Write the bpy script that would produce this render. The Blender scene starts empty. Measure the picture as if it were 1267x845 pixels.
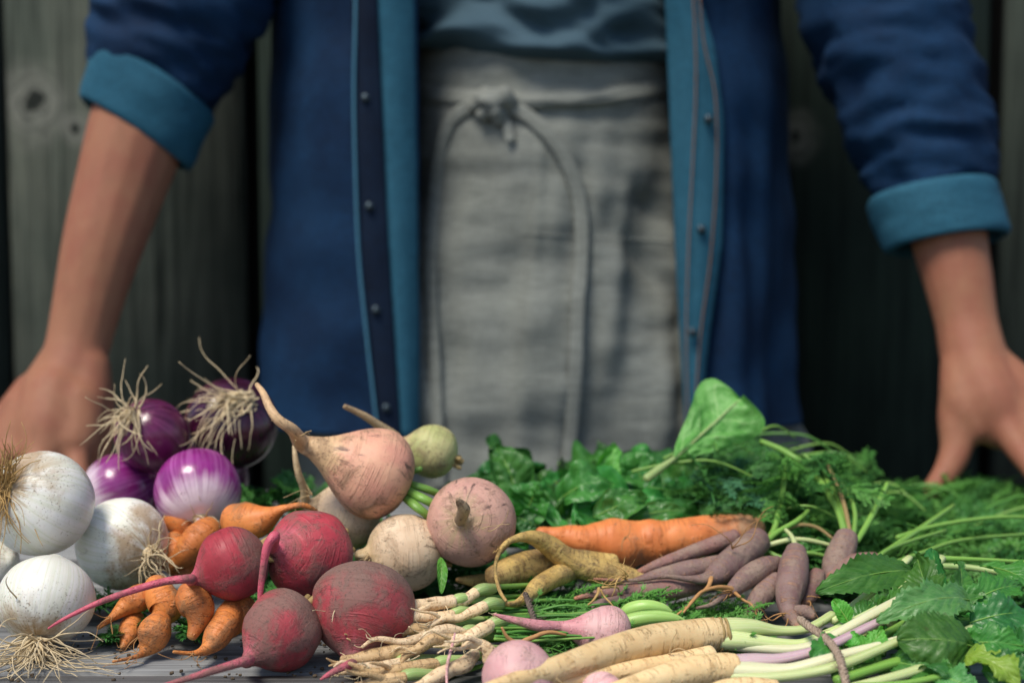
import bpy, math, random
from mathutils import Vector, Matrix, noise as mnoise
R = math.radians
sc = bpy.context.scene
C = sc.collection

# ---------------------------------------------------------------- camera
T = 0.62          # height of the table top
H = 0.31          # camera above the table top
PITCH = R(5.0)
F = 1760.0        # focal length in photo pixels (1267 wide)
cam_d = bpy.data.cameras.new('camera')
cam_d.sensor_width = 36.0
cam_d.lens = F / 1267.0 * 36.0
cam_d.clip_start = 0.02
cam_d.clip_end = 200
cam_d.dof.use_dof = True
cam_d.dof.focus_distance = 1.0
cam_d.dof.aperture_fstop = 3.8
cam = bpy.data.objects.new('camera', cam_d)
C.objects.link(cam)
cam.location = (0, 0, T + H)
cam.rotation_euler = (R(90) - PITCH, 0, 0)
sc.camera = cam

# ---------------------------------------------------------------- light
SUN_EL, SUN_AZ = R(60), R(218)     # azimuth clockwise from +Y: behind the camera, a little to the left
world = bpy.data.worlds.new('World')
sc.world = world
world.use_nodes = True
wt = world.node_tree
wt.nodes.clear()
sky = wt.nodes.new('ShaderNodeTexSky')
sky.sky_type = 'NISHITA'
sky.sun_disc = False
sky.sun_elevation = SUN_EL
sky.sun_rotation = SUN_AZ
sky.air_density = 1.0
sky.dust_density = 1.0
bg = wt.nodes.new('ShaderNodeBackground')
bg.inputs['Strength'].default_value = 0.055
wo = wt.nodes.new('ShaderNodeOutputWorld')
wt.links.new(sky.outputs[0], bg.inputs[0])
wt.links.new(bg.outputs[0], wo.inputs[0])
sl = bpy.data.lights.new('sun', 'SUN')
sl.energy = 1.5
sl.angle = R(22)
sl.color = (1.0, 0.92, 0.80)
so = bpy.data.objects.new('sun', sl)
C.objects.link(so)
sd = Vector((math.sin(SUN_AZ) * math.cos(SUN_EL), math.cos(SUN_AZ) * math.cos(SUN_EL), math.sin(SUN_EL)))
so.rotation_euler = sd.to_track_quat('Z', 'Y').to_euler()
so.location = (0, 0, 4)
sc.view_settings.view_transform = 'Standard'
sc.view_settings.look = 'None'
sc.view_settings.gamma = 1.0
sc.view_settings.use_curve_mapping = False
sc.view_settings.exposure = 1.4
sc.cycles.use_denoising = True
sc.cycles.max_bounces = 6
sc.cycles.transparent_max_bounces = 4

# ---------------------------------------------------------------- helpers
cP, sP = math.cos(PITCH), math.sin(PITCH)
def at(px, py, d):
    """the point at distance d (world Y) that the photo shows at px, py"""
    xr = (px - 633.5) / F
    yu = -(py - 422.5) / F
    v = Vector((xr, cP + yu * sP, -sP + yu * cP))
    t = d / v.y
    return Vector((v.x * t, d, T + H + v.z * t))
def pr(rpx, d): return rpx * d / F
def ats(lst): return [at(*p[:3]) for p in lst]

def nz(p, f=1.0, s=0.0): return mnoise.noise(Vector((p[0] * f + s * 7.31, p[1] * f - s * 3.17, p[2] * f + s * 1.93)))

class MB:
    def __init__(self): self.v = []; self.f = []; self.a = []; self.t = []; self.mi = []
    def add(self, co, a=(0, 0, 0), t=0.0):
        self.v.append((co[0], co[1], co[2])); self.a.append(tuple(a)); self.t.append(t)
        return len(self.v) - 1
    def face(self, *ix, mi=0): self.f.append(ix); self.mi.append(mi)

def mesh_of(mb, name, mats, off=(0, 0, 0), smooth=True):
    me = bpy.data.meshes.new(name)
    ox, oy, oz = off
    me.from_pydata([(x - ox, y - oy, z - oz) for x, y, z in mb.v], [], mb.f)
    at_ = me.attributes.new('axc', 'FLOAT_VECTOR', 'POINT')
    at_.data.foreach_set('vector', [c for a in mb.a for c in a])
    at2 = me.attributes.new('t', 'FLOAT', 'POINT')
    at2.data.foreach_set('value', mb.t)
    if not isinstance(mats, (list, tuple)): mats = [mats]
    for m in mats: me.materials.append(m)
    if any(mb.mi): me.polygons.foreach_set('material_index', mb.mi)
    me.polygons.foreach_set('use_smooth', [smooth] * len(me.polygons))
    me.update()
    return me

def root_of(o):
    p = Vector((0, 0, 0))
    while o is not None:
        p += o.location; o = o.parent
    return p
def obj(name, mb, mats, parent=None, kind=None, smooth=True, loc=None):
    """one mesh object from world-space vertices; a child shares its thing's origin"""
    if parent is not None: off = root_of(parent)
    else: off = Vector(loc) if loc is not None else Vector((0, 0, 0))
    me = mesh_of(mb, name, mats, off, smooth)
    o = bpy.data.objects.new(name, me)
    C.objects.link(o)
    if parent is not None: o.parent = parent
    else: o.location = off
    if kind: o['kind'] = kind
    return o
def thing(name, label, cat, loc, group=None):
    o = bpy.data.objects.new(name, None)
    o.empty_display_size = 0.02
    C.objects.link(o)
    o.location = loc
    o['label'] = label; o['category'] = cat
    if group: o['group'] = group
    return o

def crom(P, sub):
    """Catmull-Rom through tuples of any length"""
    out = []
    n = len(P)
    for i in range(n - 1):
        a = P[max(i - 1, 0)]; b = P[i]; c = P[i + 1]; d = P[min(i + 2, n - 1)]
        for k in range(sub):
            u = k / sub
            out.append(tuple(0.5 * (2 * b[j] + (c[j] - a[j]) * u + (2 * a[j] - 5 * b[j] + 4 * c[j] - d[j]) * u * u
                             + (3 * b[j] - a[j] - 3 * c[j] + d[j]) * u ** 3) for j in range(len(b))))
    out.append(tuple(P[-1]))
    return out

def sweep(mb, pts, rad, seg=16, sub=4, lump=0.0, lf=25.0, seed=0.0, cap=(0.6, 0.6), tlen=None, t0=0.0, disp=None, flat=1.0, flatdir=None, mi=0, smin=0.0002):
    P = [tuple(p) + (r,) for p, r in zip(pts, rad)]
    S = crom(P, sub) if sub > 1 else P
    co = [Vector(s[:3]) for s in S]
    rr = [max(s[3], smin) for s in S]
    # rounded ends
    def endcap(c0, c1, r, k):
        d = (c0 - c1).normalized()
        return [(c0 + d * r * k * math.sin(a), r * math.cos(a)) for a in (0.5, 0.95, 1.3, 1.5)]
    if cap[0] and rr[0] > 0.0004:
        e = endcap(co[0], co[1], rr[0], cap[0])
        co = [x[0] for x in reversed(e)] + co; rr = [x[1] for x in reversed(e)] + rr
    if cap[1] and rr[-1] > 0.0004:
        e = endcap(co[-1], co[-2], rr[-1], cap[1])
        co += [x[0] for x in e]; rr += [x[1] for x in e]
    n = len(co)
    arc = [0.0]
    for i in range(1, n): arc.append(arc[-1] + (co[i] - co[i - 1]).length)
    L = tlen or arc[-1] or 1.0
    up = None
    base = []
    for i in range(n):
        tg = (co[min(i + 1, n - 1)] - co[max(i - 1, 0)])
        if tg.length < 1e-9: tg = Vector((0, 0, 1))
        tg.normalize()
        if up is None:
            h = flatdir if flatdir is not None else (Vector((0, 0, 1)) if abs(tg.z) < 0.9 else Vector((0, 1, 0)))
            up = Vector(h)
        up = (up - tg * up.dot(tg))
        if up.length < 1e-6: up = tg.orthogonal()
        up.normalize()
        sd_ = tg.cross(up)
        ring = []
        for k in range(seg):
            th = 2 * math.pi * k / seg
            c_, s_ = math.cos(th), math.sin(th)
            r = rr[i]
            q = co[i] + (sd_ * c_ + up * (s_ * flat)) * r
            m = 1.0
            if lump: m += lump * (nz(q, lf, seed) + 0.5 * nz(q, lf * 2.3, seed + 4))
            if disp: m += disp(th, arc[i], arc[i] / L, q)
            if m != 1.0: q = co[i] + (sd_ * c_ + up * (s_ * flat)) * (r * m)
            ring.append(mb.add(q, (c_, s_, arc[i]), (arc[i] - t0) / L))
        base.append(ring)
    for i in range(n - 1):
        a, b = base[i], base[i + 1]
        for k in range(seg):
            k2 = (k + 1) % seg
            mb.face(a[k], a[k2], b[k2], b[k], mi=mi)
    for ring, ci, fl in ((base[0], 0, True), (base[-1], n - 1, False)):
        c = mb.add(co[ci], (0, 0, arc[ci]), (arc[ci] - t0) / L)
        for k in range(seg):
            k2 = (k + 1) % seg
            mb.face(*((ring[k2], ring[k], c) if fl else (ring[k], ring[k2], c)), mi=mi)

PROF = {
 'beet':   [(-.97, .10), (-.95, .28), (-.86, .52), (-.66, .79), (-.35, .965), (0, 1.0), (.3, .94), (.55, .79), (.76, .58), (.92, .37), (1.05, .23), (1.18, .15)],
 'tear':   [(-.90, .12), (-.88, .34), (-.78, .62), (-.55, .88), (-.25, 1.0), (.1, .98), (.45, .83), (.8, .60), (1.1, .40), (1.4, .26), (1.7, .19)],
 'round':  [(-.97, .10), (-.95, .30), (-.85, .55), (-.62, .82), (-.3, .97), (0, 1.0), (.3, .965), (.6, .81), (.8, .60), (.9, .42), (.96, .27), (1.06, .18), (1.18, .14)],
 'onion':  [(-1.14, .10), (-1.10, .17), (-1.02, .27), (-.95, .40), (-.83, .58), (-.6, .82), (-.3, .96), (0, 1.0), (.3, .95), (.58, .80), (.76, .60), (.86, .40), (.90, .20), (.92, .13)],
}
def bulb(mb, c, axis, Rr, prof='beet', tail=(), seg=36, lump=.03, lf=22, seed=0.0, squash=1.0, disp=None):
    """a bulb of radius Rr at c, its root end along axis, then the tail [(point, radius) ...]"""
    ax = Vector(axis).normalized()
    pts = [c + ax * (s * Rr * squash) for s, r in PROF[prof]]
    rad = [r * Rr for s, r in PROF[prof]]
    for p, r in tail:
        pts.append(Vector(p)); rad.append(r)
    sweep(mb, pts, rad, seg=seg, sub=4, lump=lump, lf=lf, seed=seed, cap=(0, .8), tlen=2 * Rr * squash, t0=(-1 - PROF[prof][0][0]) * Rr * squash, disp=disp)
    return c + ax * (PROF[prof][-1][0] * Rr * squash)

def strands(mb, p, d, n, L, spread, rng, r0=.0010, wig=.55, grav=.10, floor=True, jit=.003, seg=5, steps=9):
    """fine roots growing from p around direction d"""
    d = Vector(d).normalized()
    for i in range(n):
        v = (d + Vector((rng.gauss(0, 1), rng.gauss(0, 1), rng.gauss(0, 1))) * spread).normalized()
        q = Vector(p) + Vector((rng.gauss(0, 1), rng.gauss(0, 1), rng.gauss(0, 1))) * jit
        l = L * rng.uniform(.45, 1.15)
        pts = [q.copy()]
        cur = Vector((rng.gauss(0, 1), rng.gauss(0, 1), rng.gauss(0, 1))) * .25
        for k in range(steps):
            cur = cur * .6 + Vector((rng.gauss(0, 1), rng.gauss(0, 1), rng.gauss(0, 1))) * wig * .35
            v = (v + cur * .6 + Vector((0, 0, -grav))).normalized()
            q = q + v * (l / steps)
            if floor and q.z < T + .0014: q.z = T + .0014 + rng.random() * .002; v.z = abs(v.z) * .2
            pts.append(q.copy())
        a = r0 * rng.uniform(.6, 1.25)
        rad = [a * (1 - .72 * k / steps) for k in range(steps + 1)]
        sweep(mb, pts, rad, seg=seg, sub=2, cap=(0, 0), lump=.25, lf=400, seed=i)

# ---------------------------------------------------------------- materials
class K:
    def __init__(self, name):
        self.m = bpy.data.materials.new(name)
        self.m.use_nodes = True
        self.t = self.m.node_tree
        self.t.nodes.clear()
        self.out = self.t.nodes.new('ShaderNodeOutputMaterial')
        self.p = self.t.nodes.new('ShaderNodeBsdfPrincipled')
        self.t.links.new(self.p.outputs[0], self.out.inputs[0])
    def lk(self, val, sock):
        if isinstance(val, bpy.types.NodeSocket): self.t.links.new(val, sock)
        elif isinstance(val, (tuple, list)) and sock.type == 'RGBA': sock.default_value = (*val[:3], 1)
        else: sock.default_value = val
    def n(self, typ, **kw):
        nd = self.t.nodes.new(typ)
        for k, v in kw.items(): setattr(nd, k, v)
        return nd
    def attr(self, name):
        nd = self.n('ShaderNodeAttribute', attribute_name=name)
        return nd.outputs['Vector'] if name == 'axc' else nd.outputs['Fac']
    def objco(self): return self.n('ShaderNodeTexCoord').outputs['Object']
    def rnd(self): return self.n('ShaderNodeObjectInfo').outputs['Random']
    def vm(self, v, s, op='MULTIPLY'):
        nd = self.n('ShaderNodeVectorMath', operation=op)
        self.lk(v, nd.inputs[0]); self.lk(s, nd.inputs[1])
        return nd.outputs['Value'] if op in ('LENGTH', 'DISTANCE', 'DOT_PRODUCT') else nd.outputs['Vector']
    def sep(self, v):
        nd = self.n('ShaderNodeSeparateXYZ'); self.lk(v, nd.inputs[0]); return nd.outputs
    def comb(self, x, y, z):
        nd = self.n('ShaderNodeCombineXYZ')
        for i, a in enumerate((x, y, z)): self.lk(a, nd.inputs[i])
        return nd.outputs[0]
    def noise(self, v, scale=1.0, detail=4, rough=.55, dist=0.0):
        nd = self.n('ShaderNodeTexNoise')
        self.lk(v, nd.inputs['Vector'])
        nd.inputs['Scale'].default_value = scale; nd.inputs['Detail'].default_value = detail
        nd.inputs['Roughness'].default_value = rough; nd.inputs['Distortion'].default_value = dist
        return nd.outputs['Fac']
    def mt(self, op, a, b=0.0, c=0.0, clamp=False):
        nd = self.n('ShaderNodeMath', operation=op, use_clamp=clamp)
        self.lk(a, nd.inputs[0]); self.lk(b, nd.inputs[1])
        if op in ('MULTIPLY_ADD', 'SMOOTH_MIN', 'WRAP', 'PINGPONG'): self.lk(c, nd.inputs[2])
        return nd.outputs[0]
    def mr(self, v, a, b, c=0.0, d=1.0, smooth=True):
        nd = self.n('ShaderNodeMapRange')
        if smooth: nd.interpolation_type = 'SMOOTHSTEP'
        for i, x in enumerate((v, a, b, c, d)): self.lk(x, nd.inputs[i])
        return nd.outputs[0]
    def mix(self, f, a, b, blend='MIX'):
        nd = self.n('ShaderNodeMix', data_type='RGBA', blend_type=blend)
        self.lk(f, nd.inputs[0]); self.lk(a, nd.inputs[6]); self.lk(b, nd.inputs[7])
        return nd.outputs[2]
    def hsv(self, col, h=.5, s=1.0, v=1.0):
        nd = self.n('ShaderNodeHueSaturation')
        self.lk(h, nd.inputs[0]); self.lk(s, nd.inputs[1]); self.lk(v, nd.inputs[2]); self.lk(1.0, nd.inputs[3]); self.lk(col, nd.inputs[4])
        return nd.outputs[0]
    def bump(self, h, strength=.4, dist=.002):
        nd = self.n('ShaderNodeBump')
        nd.inputs['Strength'].default_value = strength; nd.inputs['Distance'].default_value = dist
        self.lk(h, nd.inputs['Height'])
        self.t.links.new(nd.outputs[0], self.p.inputs['Normal'])
        return nd.outputs[0]
    def fin(self, col, rough=.5, spec=.5, sss=0.0, sssr=(.006, .003, .002)):
        self.lk(col, self.p.inputs['Base Color']); self.lk(rough, self.p.inputs['Roughness'])
        self.p.inputs['Specular IOR Level'].default_value = spec
        if sss:
            self.p.inputs['Subsurface Weight'].default_value = sss
            self.p.inputs['Subsurface Radius'].default_value = sssr
            self.p.inputs['Subsurface Scale'].default_value = 1.0
        return self.m

def veg(name, a, b, dirt=(.10, .06, .035), amt=.42, ring=0.0, ringcol=None, streak=0.0, strcol=None, rough=.55, spec=.4, tail=None, crown=None, scuff=.0, bumps=.55, rings_m=420, sss=.08, dscale=38, spots=0.0, tailr=(.86, 1.06), veins=0.0, rootsoil=0.0, crownr=(.34, .10)):
    """root-vegetable skin: two-tone mottle, ring creases across, streaks along, soil and dark scuffs"""
    k = K(name)
    ax = k.attr('axc'); t = k.attr('t'); oc = k.objco()
    rv = k.rnd()
    oc2 = k.vm(oc, k.comb(rv, k.mt('MULTIPLY', rv, 3.7), k.mt('MULTIPLY', rv, -2.1)), 'ADD')
    mott = k.mr(k.noise(oc2, 46, 5, .6), .32, .68)
    col = k.mix(mott, a, b)
    if streak:
        st = k.noise(k.vm(ax, (9, 9, 7)), 1.0, 4, .6)
        col = k.mix(k.mt('MULTIPLY', k.mr(st, .40, .66), streak), col, strcol)
    if veins:
        vn = k.noise(k.vm(ax, (22, 22, 3)), 1.0, 2, .5)
        col = k.mix(k.mt('MULTIPLY', k.mr(vn, .54, .62), veins), col, strcol)
    if tail: col = k.mix(k.mr(k.mt('ADD', t, k.mt('MULTIPLY', k.mt('ADD', k.mt('SUBTRACT', k.noise(oc2, 60, 4), .5), k.mt('MULTIPLY', k.mt('SUBTRACT', k.noise(k.vm(ax, (7, 7, 6)), 1.0, 4, .6), .5), 2.2)), .18)), tailr[0], tailr[1]), col, tail)
    if crown: col = k.mix(k.mr(k.mt('ADD', t, k.mt('MULTIPLY', k.mt('SUBTRACT', k.noise(oc2, 48, 5, .65), .4), .55)), crownr[0], crownr[1]), col, crown)
    h = k.noise(oc2, 300, 4, .6)
    if ring:
        rn = k.noise(k.vm(ax, (.55, .55, rings_m)), 1.0, 3, .65)
        patch = k.mr(k.noise(k.vm(ax, (1.6, 1.6, 60)), 1.0, 2), .38, .62)
        lines = k.mt('MULTIPLY', k.mr(rn, .51, .60), patch)
        col = k.mix(k.mt('MULTIPLY', lines, ring), col, ringcol or dirt)
        h = k.mt('SUBTRACT', k.mt('MULTIPLY', h, .35), lines)
    if scuff:
        sn = k.noise(k.vm(ax, (3.2, 3.2, 50)), 1.0, 6, .72, .8)
        m = k.mt('MULTIPLY', k.mr(sn, .55, .63), k.mr(k.noise(oc2, 30, 2), .45, .58))
        col = k.mix(k.mt('MULTIPLY', m, scuff), col, (.045, .028, .024))
    if spots:
        sp = k.mr(k.noise(oc2, 210, 2, .5), .66, .72)
        col = k.mix(k.mt('MULTIPLY', sp, spots), col, tuple(x * .45 for x in a))
    dn = k.noise(oc2, dscale, 7, .68, .6)
    if rootsoil: dn = k.mt('ADD', dn, k.mt('MULTIPLY', k.mr(t, .35, .95), rootsoil))
    film = k.mr(dn, .93 - amt, 1.13 - amt)
    col = k.mix(k.mt('MULTIPLY', film, .82), col, dirt)
    gr = k.mt('MULTIPLY', k.mr(k.noise(oc2, 620, 2, .5), .58, .7), k.mr(dn, .82 - amt, 1.0 - amt))
    col = k.mix(k.mt('MULTIPLY', gr, .7), col, tuple(x * .45 for x in dirt))
    col = k.hsv(col, .5, 1.0, k.mr(rv, 0, 1, .88, 1.10, False))
    h = k.mt('ADD', h, k.mt('MULTIPLY', film, .8))
    k.bump(h, bumps, .0014)
    ro = k.mr(film, 0, 1, rough, .80)
    return k.fin(col, ro, spec, sss)

def leafmat(name, a, b, vein, rough=.42, trans=.28, nv=7.0, slope=1.3, veinw=.10, spotty=0.0, bumpd=.0010, lats=.25):
    k = K(name)
    ax = k.attr('axc'); s = k.sep(ax); oc = k.objco(); rv = k.rnd()
    au = k.mt('ABSOLUTE', s[0])
    wob = k.mt('MULTIPLY', k.noise(k.vm(ax, (2.5, 4, 1)), 1.0, 3), .35)
    saw = k.mt('FRACT', k.mt('ADD', k.mt('SUBTRACT', k.mt('MULTIPLY', s[1], nv), k.mt('MULTIPLY', au, slope)), wob))
    dd = k.mt('ABSOLUTE', k.mt('SUBTRACT', saw, .5))
    lat = k.mt('MULTIPLY', k.mr(dd, veinw, .0), k.mr(au, 1.0, .55))
    mid = k.mr(au, .075, .02)
    net = k.mr(k.noise(k.vm(ax, (9, 16, 1)), 1.0, 3, .6), .47, .53)
    col = k.mix(k.mr(k.noise(oc, 55, 4), .3, .7), a, b)
    col = k.mix(k.mt('MULTIPLY', net, .18), col, vein)
    col = k.mix(k.mt('MULTIPLY', lat, lats), col, vein)
    col = k.mix(k.mt('MULTIPLY', mid, .6), col, vein)
    if spotty:
        sp = k.mr(k.noise(oc, 120, 3), .68, .74)
        col = k.mix(k.mt('MULTIPLY', sp, spotty), col, (.12, .07, .03))
    col = k.hsv(col, k.mr(rv, 0, 1, .485, .515, False), 1.0, k.mr(rv, 0, 1, .72, 1.25, False))
    h = k.mt('ADD', k.mt('MULTIPLY', k.mr(dd, .0, .5), .9), k.mt('MULTIPLY', net, -.25))
    nrm = k.bump(h, .4, bumpd)
    k.fin(col, rough, .5)
    tr = k.n('ShaderNodeBsdfTranslucent')
    k.lk(k.hsv(col, .49, 1.1, 1.5), tr.inputs['Color']); k.t.links.new(nrm, tr.inputs['Normal'])
    mx = k.n('ShaderNodeMixShader'); mx.inputs[0].default_value = trans
    k.t.links.new(k.p.outputs[0], mx.inputs[1]); k.t.links.new(tr.outputs[0], mx.inputs[2])
    k.t.links.new(mx.outputs[0], k.out.inputs[0])
    return k.m

def plain(name, a, b, rough=.6, scale=60, bump=.3, bd=.001, spec=.4, sss=0.0, long=None, trans=0.0):
    k = K(name)
    co = k.vm(k.attr('axc'), long) if long else k.vm(k.objco(), (scale, scale, scale))
    f = k.noise(co, 1.0, 5, .6)
    col = k.mix(k.mr(f, .3, .7), a, b)
    col = k.hsv(col, .5, 1.0, k.mr(k.rnd(), 0, 1, .85, 1.15, False))
    nrm = k.bump(f, bump, bd)
    k.fin(col, rough, spec, sss)
    if trans:
        tr = k.n('ShaderNodeBsdfTranslucent'); k.lk(col, tr.inputs['Color'])
        mx = k.n('ShaderNodeMixShader'); mx.inputs[0].default_value = trans
        k.t.links.new(k.p.outputs[0], mx.inputs[1]); k.t.links.new(tr.outputs[0], mx.inputs[2])
        k.t.links.new(mx.outputs[0], k.out.inputs[0])
    return k.m

def cloth(name, a, b, thread=900, rough=.9, fade=.5, weave=.25, slub=0.0):
    k = K(name)
    oc = k.objco()
    n1 = k.noise(k.vm(oc, (thread, thread, thread * .06)), 1.0, 2, .5)      # warp threads
    n2 = k.noise(k.vm(oc, (thread * .06, thread * .06, thread)), 1.0, 2, .5)  # weft threads
    th = k.mt('ADD', k.mt('MULTIPLY', n1, .5), k.mt('MULTIPLY', n2, .5))
    worn = k.mr(k.noise(oc, 9, 5, .6), .3, .7)
    col = k.mix(k.mt('MULTIPLY', worn, fade), a, b)
    col = k.hsv(col, .5, 1.0, k.mr(th, .3, .7, 1 - weave, 1 + weave))
    if slub: col = k.hsv(col, .5, 1.0, k.mr(k.noise(k.vm(oc, (30, 30, 300)), 1.0, 3), .3, .7, 1 - slub, 1 + slub))
    k.bump(th, .4, .0006)
    return k.fin(col, rough, .2)

M = {}
M['beet'] = veg('red_beet_skin', (.46, .052, .070), (.32, .032, .046), dirt=(.18, .095, .08), amt=.47, crownr=(.50, .16), bumps=.40, scuff=.7, tail=(.56, .10, .15), crown=(.20, .105, .085), ring=.22, ringcol=(.20, .03, .04), rough=.5)
M['beet_brown'] = veg('soiled_beet_skin', (.43, .058, .072), (.30, .042, .052), dirt=(.20, .12, .098), amt=.54, crownr=(.66, .26), bumps=.45, scuff=.75, tail=(.56, .10, .15), crown=(.21, .12, .095), ring=.25, ringcol=(.16, .04, .04), rough=.6)
M['pink_beet'] = veg('pale_pink_beet_skin', (.66, .37, .24), (.60, .28, .20), dirt=(.22, .135, .08), amt=.44, scuff=.8, tail=(.60, .40, .22), crown=(.40, .24, .15), ring=.3, ringcol=(.38, .20, .13), rough=.55, spots=.3)
M['tan_beet'] = veg('tan_pink_beet_skin', (.60, .35, .27), (.50, .27, .22), dirt=(.22, .14, .09), amt=.42, scuff=.9, tail=(.46, .33, .20), crown=(.40, .25, .18), ring=.2, ringcol=(.35, .2, .14), rough=.6, spots=.6)
M['cream_beet'] = veg('cream_beet_skin', (.70, .54, .37), (.60, .43, .28), dirt=(.26, .17, .10), amt=.40, scuff=.7, tail=(.55, .42, .24), crown=(.50, .36, .22), ring=.2, ringcol=(.42, .28, .16), rough=.55, spots=.5)
M['green_beet'] = veg('greenish_beet_skin', (.55, .50, .24), (.42, .44, .17), dirt=(.22, .15, .09), amt=.42, scuff=.6, tail=(.5, .36, .2), crown=(.45, .47, .20), ring=.2, ringcol=(.3, .25, .12), rough=.5)
M['turnip'] = veg('pink_turnip_skin', (.70, .43, .41), (.64, .33, .34), dirt=(.42, .26, .20), amt=.40, tail=(.62, .27, .29), scuff=.35, ring=.10, ringcol=(.42, .20, .20), rough=.5, sss=.15)
M['white_onion'] = veg('white_onion_skin', (.82, .81, .76), (.77, .76, .69), dirt=(.34, .22, .11), amt=.36, bumps=.16, streak=.45, strcol=(.60, .62, .44), veins=.45, rootsoil=.15, rough=.34, spec=.5, sss=.15, dscale=24, tail=(.42, .30, .16), tailr=(.90, 1.0), scuff=.22)
M['red_onion'] = veg('red_onion_skin', (.120, .008, .062), (.060, .005, .032), dirt=(.20, .09, .08), amt=.33, bumps=.15, streak=.35, strcol=(.24, .05, .15), rough=.24, spec=.6, sss=.05, dscale=26)
M['dark_onion'] = veg('dark_red_onion_skin', (.038, .004, .018), (.016, .002, .009), dirt=(.12, .045, .05), amt=.33, bumps=.15, streak=.35, strcol=(.085, .012, .05), rough=.2, spec=.6, sss=.03, dscale=26)
M['bright_onion'] = veg('peeled_red_onion_skin', (.25, .018, .19), (.17, .010, .12), dirt=(.4, .2, .3), amt=.30, bumps=.15, streak=.45, strcol=(.46, .15, .40), rough=.23, spec=.6, sss=.08, tail=(.74, .60, .66), tailr=(.62, .92), dscale=26)
M['carrot'] = veg('orange_carrot_skin', (.66, .23, .055), (.55, .165, .04), dirt=(.24, .135, .065), amt=.45, ring=.45, ringcol=(.34, .10, .025), rough=.5, sss=.12, tail=(.52, .24, .08))
M['big_carrot'] = veg('lumpy_orange_carrot_skin', (.74, .25, .075), (.63, .185, .05), dirt=(.38, .23, .13), amt=.38, ring=.45, ringcol=(.42, .13, .04), rough=.5, sss=.12, crown=(.50, .28, .15))
M['gold'] = veg('golden_carrot_skin', (.60, .42, .14), (.46, .30, .09), dirt=(.20, .13, .055), amt=.48, ring=.7, ringcol=(.22, .13, .045), rough=.55, sss=.1, tail=(.36, .21, .08), scuff=.5)
M['purple'] = veg('purple_carrot_skin', (.235, .155, .135), (.170, .100, .095), dirt=(.29, .21, .16), amt=.50, ring=.6, ringcol=(.36, .19, .10), rough=.65, rings_m=330, tail=(.46, .18, .09), streak=.25, strcol=(.24, .10, .11))
M['pinkpurple'] = veg('pinkish_carrot_skin', (.28, .145, .125), (.20, .105, .095), dirt=(.27, .19, .145), amt=.48, ring=.5, ringcol=(.38, .18, .10), rough=.6, tail=(.48, .18, .09))
M['parsnip'] = veg('parsnip_skin', (.80, .60, .32), (.73, .51, .25), dirt=(.36, .22, .09), amt=.36, ring=.62, ringcol=(.46, .28, .11), rough=.45, sss=.15, rings_m=300)
M['pale_root'] = veg('pale_parsley_root_skin', (.80, .63, .41), (.72, .52, .30), dirt=(.36, .22, .11), amt=.40, ring=.55, ringcol=(.40, .23, .11), rough=.55, sss=.1, rings_m=380, scuff=.3)
M['tan_root'] = veg('tan_parsley_root_skin', (.60, .42, .22), (.48, .32, .15), dirt=(.28, .16, .08), amt=.46, ring=.6, ringcol=(.30, .17, .08), rough=.6, rings_m=380, scuff=.4)
M['rootlet'] = plain('dry_root_hair', (.60, .45, .24), (.44, .30, .14), .7, long=(1, 1, 160))
M['rootlet_pale'] = plain('pale_root_hair', (.70, .58, .38), (.52, .40, .22), .65, long=(1, 1, 160))
M['rootlet_orange'] = plain('orange_root_hair', (.50, .26, .10), (.36, .19, .07), .65, long=(1, 1, 160))
M['rootlet_gold'] = plain('straw_root_hair', (.50, .33, .12), (.34, .20, .07), .75, long=(1, 1, 160))
M['stalk'] = plain('green_stalk', (.13, .29, .040), (.22, .40, .085), .4, long=(5, 5, 14), sss=.1, spec=.45)
M['stalk_base'] = plain('pale_green_crown', (.24, .38, .11), (.42, .50, .22), .4, long=(5, 5, 24), sss=.1, spec=.45)
M['stalk_dark'] = plain('dark_green_stalk', (.06, .20, .03), (.11, .28, .05), .4, long=(5, 5, 14), spec=.45)
M['stalk_pale'] = plain('pale_green_stalk', (.40, .52, .17), (.62, .66, .36), .38, long=(6, 6, 10), sss=.15, spec=.45)
M['stalk_white'] = plain('white_stalk_base', (.74, .72, .50), (.62, .64, .36), .38, long=(6, 6, 10), sss=.15, spec=.45)
M['stalk_mauve'] = plain('mauve_stalk', (.48, .26, .36), (.66, .56, .52), .38, long=(6, 6, 10), sss=.15, spec=.45)
M['stalk_dry'] = plain('withered_stalk', (.34, .24, .10), (.24, .17, .06), .7, long=(5, 5, 30))
M['shoot'] = plain('pale_green_shoot', (.30, .52, .11), (.42, .62, .20), .35, long=(4, 4, 10), sss=.15, spec=.45)
M['leaf'] = leafmat('beet_leaf', (.034, .170, .028), (.070, .26, .046), (.13, .35, .08), rough=.34)
M['leaf2'] = leafmat('dark_beet_leaf', (.024, .130, .026), (.042, .18, .036), (.06, .20, .045), rough=.34)
M['chard'] = leafmat('chard_leaf_underside', (.105, .32, .055), (.155, .40, .085), (.36, .58, .22), rough=.5, trans=.32, nv=3.4, slope=.9, veinw=.06, spotty=.3, lats=.6, bumpd=.002)
M['parsleaf'] = leafmat('parsnip_leaf', (.036, .170, .024), (.065, .24, .034), (.14, .34, .07), nv=9, slope=2.2, veinw=.13, spotty=.25)
M['parsleaf_l'] = leafmat('pale_parsnip_leaf', (.075, .25, .060), (.115, .31, .085), (.25, .45, .17), nv=10, slope=2.2, veinw=.14, rough=.38)
M['yellowleaf'] = leafmat('yellow_green_leaf', (.20, .40, .035), (.28, .46, .05), (.40, .55, .15), nv=8, slope=2.0)
M['brightleaf'] = leafmat('bright_green_leaf', (.075, .33, .035), (.12, .42, .05), (.25, .52, .12), nv=8, slope=2.0)
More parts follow.
